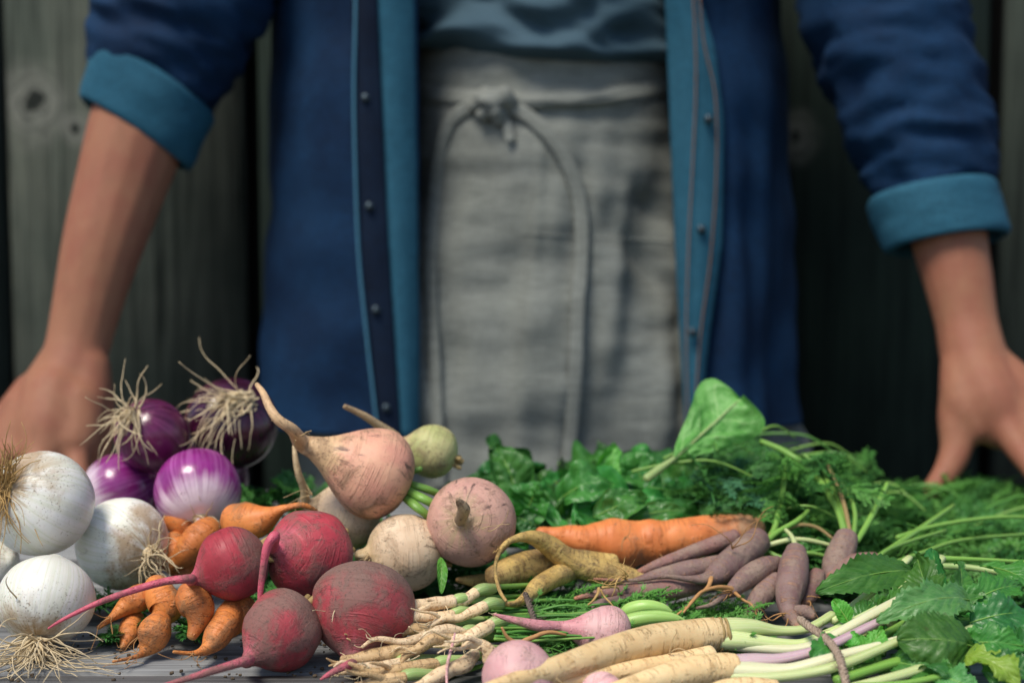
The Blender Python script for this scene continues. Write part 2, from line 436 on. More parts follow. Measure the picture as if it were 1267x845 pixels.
M['frond'] = plain('carrot_frond', (.034, .155, .036), (.075, .24, .045), .5, scale=40, bump=.1, trans=.25)
M['frond2'] = plain('light_carrot_frond', (.080, .27, .045), (.13, .34, .06), .5, scale=40, bump=.1, trans=.3)
M['frond3'] = plain('blue_green_frond', (.032, .135, .058), (.06, .19, .085), .55, scale=40, bump=.1, trans=.2)
M['twine'] = plain('jute_twine', (.46, .36, .27), (.20, .14, .10), .9, long=(3, 3, 700), bump=.9)
M['twine_dark'] = plain('dirty_twine', (.20, .15, .12), (.10, .075, .06), .9, long=(3, 3, 700), bump=.9)

# ================================================================ setting
def grid(mb, fn, nu, nv, closed=False):
    """fn(u,v)->point for u,v in 0..1"""
    ix = [[mb.add(fn(i / (nu - 1), j / (nv - 1)), (i / (nu - 1) * 2 - 1, j / (nv - 1), 0), j / (nv - 1)) for i in range(nu)] for j in range(nv)]
    for j in range(nv - 1):
        for i in range(nu - 1):
            mb.face(ix[j][i], ix[j][i + 1], ix[j + 1][i + 1], ix[j + 1][i])
    return ix
def box(mb, x0, x1, y0, y1, z0, z1, bev=.004, wob=0.0, seed=0):
    """bevelled box, its long edges slightly uneven"""
    import bmesh
    bm = bmesh.new()
    bmesh.ops.create_cube(bm, size=1)
    for v in bm.verts:
        v.co = Vector(((x0 + x1) / 2 + v.co.x * (x1 - x0), (y0 + y1) / 2 + v.co.y * (y1 - y0), (z0 + z1) / 2 + v.co.z * (z1 - z0)))
    bmesh.ops.bevel(bm, geom=list(bm.edges), offset=bev, segments=2, affect='EDGES')
    b = len(mb.v)
    bm.verts.index_update()
    for v in bm.verts: mb.add(v.co)
    for f in bm.faces: mb.face(*[b + v.index for v in f.verts])
    bm.free()

def woodmat(name, a, b, dark, axis, knots=(), scale=1.0, rough=.8):
    k = K(name)
    oc = k.objco(); rv = k.rnd()
    st = (70, 70, 2.2) if axis == 'z' else (2.2, 70, 70)
    off = k.comb(k.mt('MULTIPLY', rv, 9.0), k.mt('MULTIPLY', rv, 5.0), k.mt('MULTIPLY', rv, 7.0))
    p = k.vm(oc, off, 'ADD')
    warp = k.noise(p, 26 * scale, 4, .6)
    g1 = k.noise(k.vm(p, tuple(x * scale for x in st)), 1.0, 6, .65, .8)
    g2 = k.noise(k.vm(p, tuple(x * scale * 3.4 for x in st)), 1.0, 3, .6)
    big = k.noise(p, 3.2 * scale, 4, .6)
    col = k.mix(k.mr(big, .35, .65), a, b)
    col = k.mix(k.mr(g1, .44, .70), col, dark)
    col = k.hsv(col, .5, 1.0, k.mr(g2, .3, .7, .75, 1.2))
    h = k.mt('ADD', k.mt('MULTIPLY', g1, -.8), k.mt('MULTIPLY', g2, .5))
    for (kx, kz, kr) in knots:
        s = k.sep(oc)
        dx = k.mt('SUBTRACT', s[0], kx); dz = k.mt('SUBTRACT', s[2], kz)
        r = k.mt('SQRT', k.mt('ADD', k.mt('MULTIPLY', dx, dx), k.mt('MULTIPLY', k.mt('MULTIPLY', dz, dz), .75)))
        r = k.mt('ADD', r, k.mt('MULTIPLY', k.mt('SUBTRACT', warp, .5), kr * 1.3))
        halo = k.mr(r, kr * 1.7, kr * .5)
        core = k.mr(r, kr * .42, kr * .2)
        col = k.mix(k.mt('MULTIPLY', halo, .45), col, (.24, .24, .21))
        rg = k.mt('SINE', k.mt('MULTIPLY', r, 16.0 / kr))
        col = k.mix(k.mt('MULTIPLY', k.mt('MULTIPLY', halo, k.mr(rg, .2, .9)), .5), col, dark)
        col = k.mix(core, col, tuple(x * .5 for x in dark))
    k.bump(h, .5, .002)
    return k.fin(col, rough, .25)

# ground
kg = K('trodden_soil')
gn = kg.noise(kg.objco(), 14, 6, .65)
kg.bump(gn, .6, .02)
m_ground = kg.fin(kg.mix(gn, (.05, .045, .03), (.10, .085, .06)), .95, .2)
mb = MB()
for x, y in ((-30, -30), (30, -30), (30, 30), (-30, 30)): mb.add((x, y, 0))
mb.face(0, 1, 2, 3)
g = obj('ground', mb, m_ground); g['kind'] = 'structure'

# board fence behind the person
WD = 2.06
fence = thing('board_fence', 'weathered grey green upright board fence behind the person', 'fence', (0, WD, 0))
kn1 = at(42, 130, WD); kn2 = at(93, 160, WD); kn3 = at(985, 170, WD)
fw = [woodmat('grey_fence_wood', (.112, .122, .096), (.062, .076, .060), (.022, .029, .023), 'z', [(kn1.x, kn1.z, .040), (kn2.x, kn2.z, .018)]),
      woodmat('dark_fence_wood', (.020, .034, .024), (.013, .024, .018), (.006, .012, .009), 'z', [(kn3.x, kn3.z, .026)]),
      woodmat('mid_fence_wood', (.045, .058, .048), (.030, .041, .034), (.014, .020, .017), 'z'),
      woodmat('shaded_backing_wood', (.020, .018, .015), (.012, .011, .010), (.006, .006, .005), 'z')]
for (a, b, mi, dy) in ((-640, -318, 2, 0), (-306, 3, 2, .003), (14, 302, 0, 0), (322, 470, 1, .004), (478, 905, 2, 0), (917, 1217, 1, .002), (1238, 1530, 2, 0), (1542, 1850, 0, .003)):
    mb = MB()
    box(mb, (a - 633.5) * WD / F, (b - 633.5) * WD / F, WD + dy, WD + dy + .026, .03, 2.25, .004)
    obj('board', mb, fw[mi], fence)
for z in (.45, 1.75):
    mb = MB(); box(mb, -1.6, 1.6, WD + .032, WD + .085, z - .05, z + .05); obj('rail', mb, fw[3], fence)
for cx in (-312, 8, 312, 474, 911, 1227, 1536):  # dark boards added behind the gaps so no bright sky shows through
    x = (cx - 633.5) * WD / F
    mb = MB(); box(mb, x - .06, x + .06, WD + .090, WD + .112, .03, 2.25); obj('added_backing_board', mb, fw[3], fence)

# table
TF, TN = 1.60, .62
table = thing('plank_table', 'grey weathered plank table under the heap of vegetables', 'table', (0, 1.1, 0))
tw = woodmat('grey_table_wood', (.23, .235, .235), (.17, .175, .178), (.09, .093, .095), 'x', scale=1.1, rough=.7)
ny = 6; pw = (TF - TN) / ny
for i in range(ny):
    y0 = TN + i * pw
    mb = MB(); box(mb, -1.05, 1.05, y0 + .0018, y0 + pw - .0018, T - .034, T - (.0 if i % 2 else .0012), .003)
    obj('plank', mb, tw, table)
for x in (-.85, .85):
    mb = MB(); box(mb, x - .04, x + .04, TN + .04, TF - .04, T - .10, T - .036); obj('batten', mb, tw, table)
    for y in (TN + .10, TF - .10):
        mb = MB(); box(mb, x - .035, x + .035, y - .035, y + .035, 0.001, T - .102); obj('leg', mb, tw, table)

# ================================================================ person
person = thing('person', 'person in open navy denim shirt and grey linen apron leaning both hands on the table', 'person', (.05, 1.80, 0))
ksk = K('skin')
oc = ksk.objco()
n1 = ksk.noise(oc, 18, 4, .6); n2 = ksk.noise(oc, 260, 3, .6); n3 = ksk.noise(ksk.vm(oc, (90, 90, 14)), 1.0, 4, .6)
c = ksk.mix(ksk.mr(n1, .35, .65), (.30, .135, .078), (.27, .104, .064))
c = ksk.mix(ksk.mt('MULTIPLY', ksk.mr(n3, .5, .72), .30), c, (.20, .095, .055))
ksk.bump(ksk.mt('ADD', ksk.mt('MULTIPLY', n2, .4), n3), .35, .0012)
m_skin = ksk.fin(c, .62, .25, .12, (.012, .005, .003))

mb = MB()
def limb(l, seg=14, sub=3): sweep(mb, [at(*p[:3]) for p in l], [p[3] for p in l], seg=seg, sub=sub, cap=(.9, .9))
def limbw(l, seg=16, sub=3, flat=1.0): sweep(mb, [Vector(p[:3]) for p in l], [p[3] for p in l], seg=seg, sub=sub, cap=(.9, .9), flat=flat, flatdir=Vector((0, 1, 0)))
Z = T
# trunk, neck, head, legs
limbw([(.04, 1.83, .86, .15), (.04, 1.82, 1.0, .165), (.045, 1.81, 1.15, .165), (.045, 1.80, 1.32, .18), (.045, 1.79, 1.42, .15), (.045, 1.77, 1.50, .075)], flat=.68)
limbw([(.045, 1.77, 1.44, .062), (.045, 1.75, 1.55, .058)])
limbw([(.045, 1.74, 1.60, .070), (.045, 1.73, 1.68, .086), (.045, 1.74, 1.76, .078)], flat=1.12)
limbw([(.045, 1.645, 1.66, .012), (.045, 1.632, 1.64, .014)])
for s in (-1, 1):
    limbw([(.045 + s * .085, 1.75, 1.64, .016), (.045 + s * .085, 1.75, 1.68, .018)])
    limbw([(.04 + s * .09, 1.83, .90, .095), (.04 + s * .12, 1.80, .50, .062), (.04 + s * .13, 1.83, .10, .042)])
    limbw([(.04 + s * .13, 1.85, .05, .040), (.04 + s * .14, 1.70, .04, .035)])
# shoulders and upper arms
EL = at(212, 40, 1.68); ER = at(1133, 190, 1.66)
limbw([(-.10, 1.79, 1.42, .075), (EL.x + .09, 1.75, 1.33, .062), (EL.x, EL.y, EL.z, .052)])
limbw([(.19, 1.79, 1.41, .075), (ER.x - .10, 1.74, 1.27, .060), (ER.x, ER.y, ER.z, .047)])
# forearm and hand at the picture's left
limb([(212, 40, 1.68, .052), (188, 110, 1.66, .057), (170, 165, 1.645, .0565), (148, 235, 1.625, .051), (128, 300, 1.605, .0455), (111, 365, 1.59, .0395), (97, 425, 1.575, .0355), (88, 462, 1.56, .036)])
limb([(86, 452, 1.565, .033), (74, 498, 1.545, .033), (66, 520, 1.535, .028)])
limb([(106, 455, 1.56, .028), (108, 500, 1.54, .025), (104, 530, 1.53, .021)])
limb([(78, 450, 1.57, .028), (48, 497, 1.55, .028), (26, 525, 1.54, .022)])
limb([(70, 490, 1.54, .040), (62, 530, 1.515, .038), (56, 556, 1.50, .030)])
limb([(95, 500, 1.535, .034), (92, 545, 1.51, .030)])
limb([(40, 510, 1.54, .034), (22, 545, 1.52, .028)])
for l in ([(95, 480, 1.545, .020), (92, 535, 1.515, .0185), (96, 570, 1.49, .0135), (98, 592, 1.475, .0115), (97, 606, 1.462, .009)],      # fingers
          [(72, 485, 1.545, .020), (56, 540, 1.51, .018), (46, 572, 1.475, .0135), (40, 592, 1.455, .0115), (36, 607, 1.44, .009)],
          [(52, 480, 1.555, .020), (22, 538, 1.52, .017), (2, 568, 1.485, .0130), (-12, 590, 1.465, .011), (-20, 603, 1.452, .009)],
          [(38, 480, 1.56, .018), (-4, 530, 1.535, .015), (-28, 562, 1.505, .0110), (-42, 583, 1.49, .0095), (-48, 597, 1.48, .0078)],
          [(110, 462, 1.56, .024), (121, 515, 1.545, .0200), (122, 552, 1.535, .0155), (114, 582, 1.525, .0125), (104, 606, 1.515, .0095)]): limb(l, 12)
# forearm and hand at the picture's right
limb([(1133, 190, 1.66, .047), (1160, 240, 1.645, .0455), (1175, 300, 1.63, .0425), (1186, 350, 1.615, .0385), (1196, 400, 1.60, .0350), (1203, 435, 1.585, .0365), (1212, 465, 1.57, .036)])
limb([(1205, 450, 1.575, .034), (1224, 495, 1.55, .037), (1240, 525, 1.54, .031)])
limb([(1190, 450, 1.575, .024), (1193, 500, 1.55, .026), (1208, 528, 1.54, .022)])
limb([(1222, 450, 1.58, .026), (1262, 490, 1.555, .030), (1288, 512, 1.54, .022)])
for l in ([(1222, 490, 1.545, .020), (1254, 542, 1.515, .0180), (1279, 580, 1.48, .0135), (1290, 600, 1.465, .0115), (1296, 613, 1.452, .009)],
          [(1240, 485, 1.545, .020), (1284, 538, 1.515, .0180), (1313, 572, 1.485, .0135), (1328, 595, 1.467, .0115), (1336, 609, 1.452, .009)],
          [(1252, 480, 1.55, .019), (1304, 525, 1.525, .0165), (1338, 560, 1.50, .0130), (1355, 585, 1.48, .011), (1364, 600, 1.468, .009)],
          [(1258, 475, 1.56, .017), (1318, 506, 1.545, .0145), (1352, 545, 1.525, .0110), (1370, 572, 1.51, .0095), (1380, 590, 1.498, .0078)],
          [(1190, 455, 1.575, .022), (1184, 515, 1.55, .0215), (1183, 556, 1.535, .0180), (1168, 588, 1.52, .0140), (1148, 611, 1.505, .0100)]): limb(l, 12)
body = obj('body', mb, m_skin, person)
rm = body.modifiers.new('join', 'REMESH'); rm.mode = 'VOXEL'; rm.voxel_size = .0040; rm.use_smooth_shade = True
sm = body.modifiers.new('soften', 'SMOOTH'); sm.factor = .5; sm.iterations = 6

m_hair = plain('dark_hair', (.03, .02, .012), (.06, .04, .025), .6, scale=200)
mb = MB()
sweep(mb, [Vector((.045, 1.76, 1.66)), Vector((.045, 1.765, 1.72)), Vector((.045, 1.75, 1.80))], [.090, .100, .080], seg=18, sub=3, cap=(.6, .6), lump=.06, lf=40)
obj('hair', mb, m_hair, person)
m_trouser = cloth('dark_trouser_cloth', (.03, .035, .045), (.05, .055, .065))
mb = MB()
for s in (-1, 1):
    sweep(mb, [Vector((.04 + s * .075, 1.83, .98)), Vector((.04 + s * .09, 1.83, .85)), Vector((.04 + s * .12, 1.80, .50)), Vector((.04 + s * .13, 1.83, .08))], [.115, .118, .088, .075], seg=20, sub=4, cap=(.2, .1), lump=.05, lf=12)
obj('trousers', mb, m_trouser, person)

m_denim = cloth('navy_denim', (.0020, .0145, .044), (.0058, .0330, .086), 1100, .85, .8, .35)
m_denim_in = cloth('faded_denim_inside', (.0135, .074, .120), (.026, .105, .160), 1100, .85, .7, .30)
m_denim_dk = cloth('shadow_dark_placket_denim', (.0015, .0065, .020), (.003, .012, .032), 1100, .85, .8, .35)
m_linen = cloth('grey_linen', (.150, .162, .146), (.200, .213, .196), 800, .92, .7, .22, .12)
m_tee = cloth('blue_grey_jersey', (.034, .068, .092), (.056, .100, .132), 1300, .85, .6, .12)
m_stitch = plain('tan_stitching', (.22, .12, .07), (.16, .085, .05), .8, long=(1, 1, 900))
m_stitch_b = plain('blue_stitching', (.05, .17, .25), (.035, .12, .19), .8, long=(1, 1, 900))
ks = K('snap_metal'); ks.p.inputs['Metallic'].default_value = .9
m_snap = ks.fin((.05, .07, .085), .4)

def zof(py, d): return at(633, py, d).z
# --- t-shirt
def tee(u, v):
    ph = R(-115 + 230 * u)
    z0, z1 = zof(-260, 1.68), None
    xx = math.sin(ph)
    hem = zof(74, 1.66) + .018 * abs(xx) ** 2 + .010 * xx * -1
    z = z0 + (hem - z0) * v
    a = .178 + .03 * (1 - v); b = .142 + .012 * math.exp(-((v - .93) / .05) ** 2)
    if v > .97: b -= .02 * (v - .97) / .03
    p = Vector((.045 + a * math.sin(ph), 1.795 - b * math.cos(ph), z))
    k = (.5 + .5 * v)
    f = .017 * k * math.sin(z * 95 + 3.2 * xx * xx + 7 * nz((p.x * 9, 0, p.z * 9), 1, 2)) * (.6 + .8 * nz((p.x * 8, 3, p.z * 12), 1, 4)) + .022 * k * nz((p.x * 8, 0, p.z * 34), 1, 3) + .012 * k * nz((p.x * 18, 0, p.z * 52 + p.x * 20), 1, 13)
    return p + Vector((math.sin(ph) * f * .6, -math.cos(ph) * f, 0))
mb = MB(); grid(mb, tee, 90, 110)
obj('t_shirt', mb, m_tee, person)

# --- apron
XC = .045
def apr(px0, py):  # front surface of the apron: distance for a sideways offset
    pass
def apron_pt(ph, z):
    zt = zof(40, 1.66); zb = T - .30
    v = (zt - z) / (zt - zb)
    fl = min(max((v - .12) / .55, 0), 1); fl = fl * fl * (3 - 2 * fl)
    a = .170 + .155 * fl; b = .128 + .022 * min(v * 6, 1) + .012 * fl
    x = XC + a * math.sin(ph); y = 1.80 - b * math.cos(ph)
    k = min(max((v - .06) / .2, 0), 1)
    f = .017 * k * nz((x * 14 + z * 3, 0, z * 2.2), 1, 11) + .010 * k * nz((x * 34 - z * 4, 0, z * 3.5), 1, 5) + .014 * nz((x * 6 + z * 9, 1, z * 11 - x * 7), 1, 8) * k
    f += .0035 * nz((x * 10, 0, z * 46), 1, 14)
    f += .006 * math.exp(-((ph + .05 + .12 * v) / .035) ** 2) * k          # pressed crease down the middle
    dg = (x - .20) * .9 + (z - (T + .22)) * 1.0                             # slanting drag fold
    f -= .012 * math.exp(-(dg / .022) ** 2) * min(max((x - .08) / .06, 0), 1)
    dg2 = (x - .20) * .75 + (z - (T + .30)) * 1.0
    f -= .008 * math.exp(-(dg2 / .015) ** 2) * min(max((x - .12) / .05, 0), 1)
    return Vector((x + math.sin(ph) * f, y - math.cos(ph) * f, z))
apron = None
def apr_f(u, v):
    ph = R(-105 + 210 * u)
    zt = zof(56, 1.66) + .012 * abs(math.sin(ph)) ** 2 - .010 * math.sin(ph)
    return apron_pt(ph, zt + (T - .30 - zt) * v)
mb = MB(); grid(mb, apr_f, 150, 150)
apron = obj('apron', mb, m_linen, person)
def on_apron(px, py, lift=.004):
    """the point of the apron that shows at px, py"""
    d = 1.655
    for _ in range(6):
        q = at(px, py, d)
        s = min(max((q.x - XC) / .30, -.99), .99)
        # find the angle whose x matches
        lo, hi = -1.5, 1.5
        for _ in range(24):
            m = (lo + hi) / 2
            if apron_pt(m, q.z).x < q.x: lo = m
            else: hi = m
        d = apron_pt((lo + hi) / 2, q.z).y
    return at(px, py, d - lift)
# waistband: a gathered band tied round the waist
def band(u, v):
    px = 500 + 345 * u
    dip = 18 * math.sin(math.pi * min(max(u, 0), 1))
    y0 = 100 + dip * .9 - 6 * u; y1 = 128 + dip * .75 - 8 * u
    k = math.sin(math.pi * v)
    p = on_apron(px, y0 + (y1 - y0) * v, .001 + .0075 * k + .003 * nz((px * .02, v * 7, 0), 1, 3))
    return p
mb = MB(); grid(mb, band, 80, 14)
obj('waistband', mb, m_linen, apron)
def cord(lst, r, lift=.004, seed=0, name='tie_string', flat=.22):
    pts = [on_apron(x, y, lift) for x, y in lst]
    mb = MB()
    sweep(mb, pts, [r] * len(pts), seg=10, sub=5, cap=(.5, .5), flat=flat, flatdir=Vector((0, -1, 0)), lump=.12, lf=60, seed=seed)
    return obj(name, mb, m_linen, apron)
cord([(600, 128), (578, 134), (556, 152), (545, 185), (538, 240), (533, 300), (533, 370), (537, 450), (541, 540), (544, 600)], .0085, .006)
cord([(622, 130), (650, 142), (680, 168), (703, 205), (717, 250), (720, 310), (715, 380), (712, 460), (706, 540), (702, 600)], .0085, .009, 3)
cord([(618, 128), (626, 150), (631, 172)], .006, .008, 5)
mb = MB()
for l_, r_ in (([(588, 134, .006), (600, 124, .014), (614, 118, .017), (626, 122, .014), (632, 132, .006)], .0078), ([(600, 116, .008), (606, 124, .019), (612, 134, .019), (618, 144, .008)], .0082),
               ([(622, 114, .008), (618, 122, .017), (608, 132, .018), (600, 142, .008)], .0070)):
    kp = [on_apron(x, y, l) for x, y, l in l_]
    sweep(mb, kp, [r_ * 1.35 * (.8 + .25 * (q % 2)) for q in range(len(kp))], seg=14, sub=6, lump=.35, lf=90, seed=r_ * 1000, cap=(.8, .8))
obj('knot', mb, m_linen, apron)
mb = MB()
def pocket(u, v):
    px = 645 + 185 * u; py = 286 + 10 * u + 7 * v
    return on_apron(px, py, -.0006 + .0016 * math.sin(math.pi * v))
grid(mb, pocket, 40, 6)
obj('pocket_hem', mb, m_linen, apron)

# --- shirt: one open sheet round the back, from edge to edge
rows = []
ys = [-420, -200, 0, 150, 300, 450, 538]
XLI = [517, 517, 516, 518, 519, 519, 517]; XRI = [822, 824, 825, 832, 838, 845, 848]
XLO = [352, 350, 345, 337, 328, 322, 318]; XRO = [950, 955, 962, 968, 974, 982, 990]
def plan(j):
    y = ys[j]
    pts = [at(XLI[j], y, 1.648), at(XLI[j] - 35, y, 1.642), at(XLI[j] - 80, y, 1.642), at((XLI[j] + XLO[j]) / 2 - 20, y, 1.655), at(XLO[j] + 12, y, 1.70), at(XLO[j], y, 1.755),
           at(XLO[j] + 25, y, 1.85), at(XLO[j] + 120, y, 1.93), at(660, y, 1.955), at(XRO[j] - 110, y, 1.93), at(XRO[j] - 22, y, 1.85), at(XRO[j], y, 1.755), at(XRO[j] - 12, y, 1.70),
           at((XRI[j] + XRO[j]) / 2 + 15, y, 1.66), at(XRI[j] + 60, y, 1.645), at(XRI[j] + 30, y, 1.642), at(XRI[j], y, 1.648)]
    z = at(600, y, 1.65).z
    return [Vector((p.x, p.y, z)) for p in pts]
PL = [crom([tuple(p) for p in plan(j)], 7) for j in range(len(ys))]
COLS = list(zip(*[PL[j] for j in range(len(ys))]))
sheet = [crom(list(c), 12) for c in COLS]
nu, nv = len(sheet), len(sheet[0])
mb = MB()
ix = []
for i in range(nu):
    row = []
    for j in range(nv):
        p = Vector(sheet[i][j])
        out = Vector((p.x - XC, (p.y - 1.80) * 1.6, 0)).normalized()
        f = .016 * nz((p.x * 22 + p.y * 14, 0, p.z * 2.5), 1, 21) + .009 * nz((p.x * 9, p.y * 9, p.z * 14), 1, 22)
        edge = min(i, nu - 1 - i) / 12.0
        f *= min(1, .25 + edge)
        p = p + out * f
        row.append(mb.add(p, (i / nu * 2 - 1, j / nv, 0), j / nv))
    ix.append(row)
for i in range(nu - 1):
    for j in range(nv - 1): mb.face(ix[i][j], ix[i][j + 1], ix[i + 1][j + 1], ix[i + 1][j])
shirt = obj('shirt', mb, m_denim, person)
so_ = shirt.modifiers.new('thickness', 'SOLIDIFY'); so_.thickness = .0022; so_.offset = 0
# turned-out facings, plackets, snaps, stitching
def strip(name, left, right, d0, mat, bulge=.004, n=14, y0=-300, y1=545, curl=0.0, turn=0.0):
    def fn(u, v):
        y = y0 + (y1 - y0) * v
        def ip(l):
            for (ya, xa), (yb, xb) in zip(l, l[1:]):
                if y <= yb: break
            w = (y - ya) / (yb - ya); w = max(0.0, w)
            return xa + (xb - xa) * w
        x = ip(left) + (ip(right) - ip(left)) * u
        d = d0 - bulge * math.sin(math.pi * u) + curl * u * u + .0025 * nz((x * .02, y * .012, 0), 1, 6) + turn * (1 - u) ** 2
        return at(x, y, d)
    mb = MB(); grid(mb, fn, n, 60)
    o = obj(name, mb, mat, shirt)
    s_ = o.modifiers.new('thickness', 'SOLIDIFY'); s_.thickness = .002
    return o
strip('facing', [(-300, 458), (0, 458), (300, 472), (545, 490)], [(-300, 512), (0, 512), (300, 516), (545, 518)], 1.632, m_denim_in, .004, curl=.014, turn=.006)
strip('shadow_dark_placket', [(-300, 436), (0, 436), (300, 446), (545, 470)], [(-300, 466), (0, 466), (300, 480), (545, 496)], 1.6315, m_denim_dk, .003)  # placket strip, its shadow put into the darker denim colour
strip('facing', [(-300, 822), (0, 824), (300, 836), (545, 850)], [(-300, 872), (0, 866), (60, 884), (150, 895), (300, 893), (420, 876), (545, 862)], 1.628, m_denim_in, .010, n=20, turn=.014)
def thread(lst, d, mat, r=.0009):
    mb = MB(); sweep(mb, [at(x, y, d) for x, y in lst], [r] * len(lst), seg=5, sub=8, cap=(0, 0)); obj('stitching', mb, mat, shirt)
thread([(440, -200), (440, 0), (438, 130), (443, 300), (452, 400), (468, 540)], 1.6265, m_stitch_b, .0019)
thread([(848, -150), (858, 0), (861, 100), (857, 200), (852, 300), (849, 420), (852, 540)], 1.6165, m_stitch)
thread([(862, -150), (868, 30), (885, 120), (886, 220), (879, 320), (866, 420), (858, 540)], 1.6185, m_stitch)
def snap(px, py, d):
    p = at(px, py, d)
    mb = MB()
    sweep(mb, [p + Vector((0, .002, 0)), p, p + Vector((0, -.0022, 0)), p + Vector((0, -.0030, 0))], [.0052, .0054, .0046, .0020], seg=16, sub=2, cap=(0, .3))
    sweep(mb, [p + Vector((0, -.002, 0)), p + Vector((0, -.0048, 0))], [.0026, .0022], seg=10, sub=1, cap=(0, .6))
    obj('snap_button', mb, m_snap, shirt)
for x, y in ((452, 122), (457, 256), (465, 384), (478, 505)): snap(x, y, 1.626)
for x, y in ((877, 148), (868, 284), (857, 411)): snap(x, y, 1.614)

# sleeves
def wrinkle(seed, amp):
    def fn(th, s, t, q):
        a = nz((math.cos(th) * 1.2, math.sin(th) * 1.2, s * 34 + 1.3 * math.sin(th + seed)), 1, seed)
        b = nz((math.cos(th) * 2.2, math.sin(th) * 2.2, s * 70 + 2.4 * math.cos(th)), 1, seed + 3)
        return amp * (-abs(a) * 1.8 + .5 * b + .35)
    return fn
def sleeve(lst, r, seed, name='sleeve', mat=None, amp=.13, cap=(0, 0), sub=12, seg=40, flat=.92):
    mb = MB()
    sweep(mb, [at(*p) for p in lst], r, seg=seg, sub=sub, cap=cap, disp=wrinkle(seed, amp), flat=flat, flatdir=Vector((0, -1, 0)))
    return obj(name, mb, mat or m_denim, shirt)
sleeve([(430, -480, 1.76), (330, -260, 1.74), (262, -90, 1.71), (226, 0, 1.69), (206, 55, 1.68), (186, 112, 1.665), (180, 130, 1.66)], [.10, .098, .100, .098, .092, .074, .060], 3.0)
sleeve([(960, -420, 1.76), (1040, -200, 1.74), (1088, 0, 1.70), (1116, 90, 1.68), (1143, 175, 1.665), (1158, 228, 1.655), (1163, 246, 1.65)], [.10, .095, .0965, .088, .082, .070, .058], 7.0)
# rolled cuffs: outside band turned up over the sleeve
def cuff(a, b, r0, r1, seed, tilt):
    A, B = at(*a), at(*b)
    ax = (B - A).normalized()
    L = (B - A).length
    prof = [(.0, r0 * .86), (-.06, r0 * .95), (.0, r0 * 1.01), (.10, r0 * 1.035), (.5, (r0 + r1) / 2 * 1.04), (.88, r1 * 1.04), (.98, r1 * 1.02), (1.03, r1 * .97), (1.0, r1 * .90), (.80, r1 * .87)]
    e1 = ax.cross(Vector((0, 1, 0))).normalized(); e2 = ax.cross(e1)
    mb = MB(); seg = 56
    P = crom([(s, r) for s, r in prof], 5)
    rings = []
    for s, r in P:
        ring = []
        for k in range(seg):
            th = 2 * math.pi * k / seg
            q = A + ax * (s * L)
            m = 1 + .035 * nz((math.cos(th) * 1.6, math.sin(th) * 1.6, s * 2), 1, seed) + .012 * nz((math.cos(th) * 2, math.sin(th) * 2, s * 9), 1, seed + 2)
            sh = tilt * math.cos(th) * L
            ring.append(mb.add(q + ax * sh + (e1 * math.cos(th) + e2 * math.sin(th) * .9) * r * m, (math.cos(th), math.sin(th), s * L), s))
        rings.append(ring)
    for i in range(len(rings) - 1):
        for k in range(seg):
            k2 = (k + 1) % seg
            mb.face(rings[i][k], rings[i][k2], rings[i + 1][k2], rings[i + 1][k])
    return obj('rolled_cuff', mb, m_denim_in, shirt), (A, B, e1, e2, ax, L)
cuff((190, 100, 1.665), (168, 166, 1.65), .0750, .0700, 2.0, .30)
cuff((1152, 240, 1.65), (1172, 300, 1.635), .0720, .0680, 5.0, .16)

# ================================================================ vegetables
rng = random.Random(11)
def tpx(l):  # tail from pixel points (px, py, d, radius in px)
    return [(at(x, y, d), pr(r, d)) for x, y, d, r in l]
def chk(name, c, r):
    if c.z - r < T - .002: print('LOW', name, round(c.z - r - T, 4))
def ground_fix(c, r):
    if c.z - r < T + .0005: c = Vector((c.x, c.y, T + r + .0005))
    return c

# ---- white onions
def onion(name, label, cat, px, py, d, rpx, axis, mat, hairs, seed, squash=.97, neck=None, group=None, hairmat='rootlet'):
    r = pr(rpx, d); c = ground_fix(at(px, py, d), r * .96); chk(label, c, r)
    t = thing(name, label, cat, c - Vector((0, 0, r)), group)
    mb = MB()
    e = bulb(mb, c, axis, r, 'onion', seg=44, lump=.028, lf=16, seed=seed, squash=squash)
    obj('bulb', mb, M[mat], t)
    a = Vector(axis).normalized()
    mb = MB()
    p = c + a * (r * .90 * squash)
    sweep(mb, [p - a * r * .06, p + a * r * .03, p + a * r * .07], [r * .20, r * .17, r * .08], seg=14, sub=3, lump=.25, lf=200, cap=(0, .5))
    obj('root_plate', mb, M[hairmat], t)
    mb = MB()
    rg = random.Random(int(seed * 100) + 5)
    for (dv, n, L, spr, r0, grav, wig) in hairs: strands(mb, p + a * r * .03, dv, n, L, spr, rg, r0, wig, grav, jit=r * .085)
    obj('root_tuft', mb, M[hairmat], t, kind='stuff')
    return t
onion('white_onion', 'large white onion topping the white ones, straw roots tufting up from its side', 'onion', 50, 622, 1.06, 66, (-.46, -.74, .46), 'white_onion',
      [((.1, -.3, 1), 46, .048, .40, .0007, -.02, .5), ((.25, -.6, -.5), 34, .046, .40, .0007, .12, .5), ((-.5, -.4, .2), 14, .04, .5, .0007, .0, .5)], 1.0, hairmat='rootlet_gold')
onion('white_onion', 'white onion beside the orange carrots with pale roots on its right flank', 'onion', 152, 672, 1.105, 58, (.80, -.58, -.10), 'white_onion',
      [((.6, -.7, .1), 30, .036, .6, .0008, .04, .8), ((.2, -.8, -.4), 16, .032, .6, .0007, .1, .8)], 2.0, hairmat='rootlet_pale')
onion('white_onion', 'low white onion on the table, pale roots sprawling over the planks', 'onion', 57, 744, 1.0, 60, (-.02, -.62, -.72), 'white_onion',
      [((.6, -.65, -.1), 34, .080, .42, .0008, .10, .7), ((-.6, -.6, -.1), 30, .065, .45, .0008, .10, .7), ((0, -1, .08), 22, .055, .45, .0008, .12, .7)], 3.0, squash=.93, hairmat='rootlet_pale')
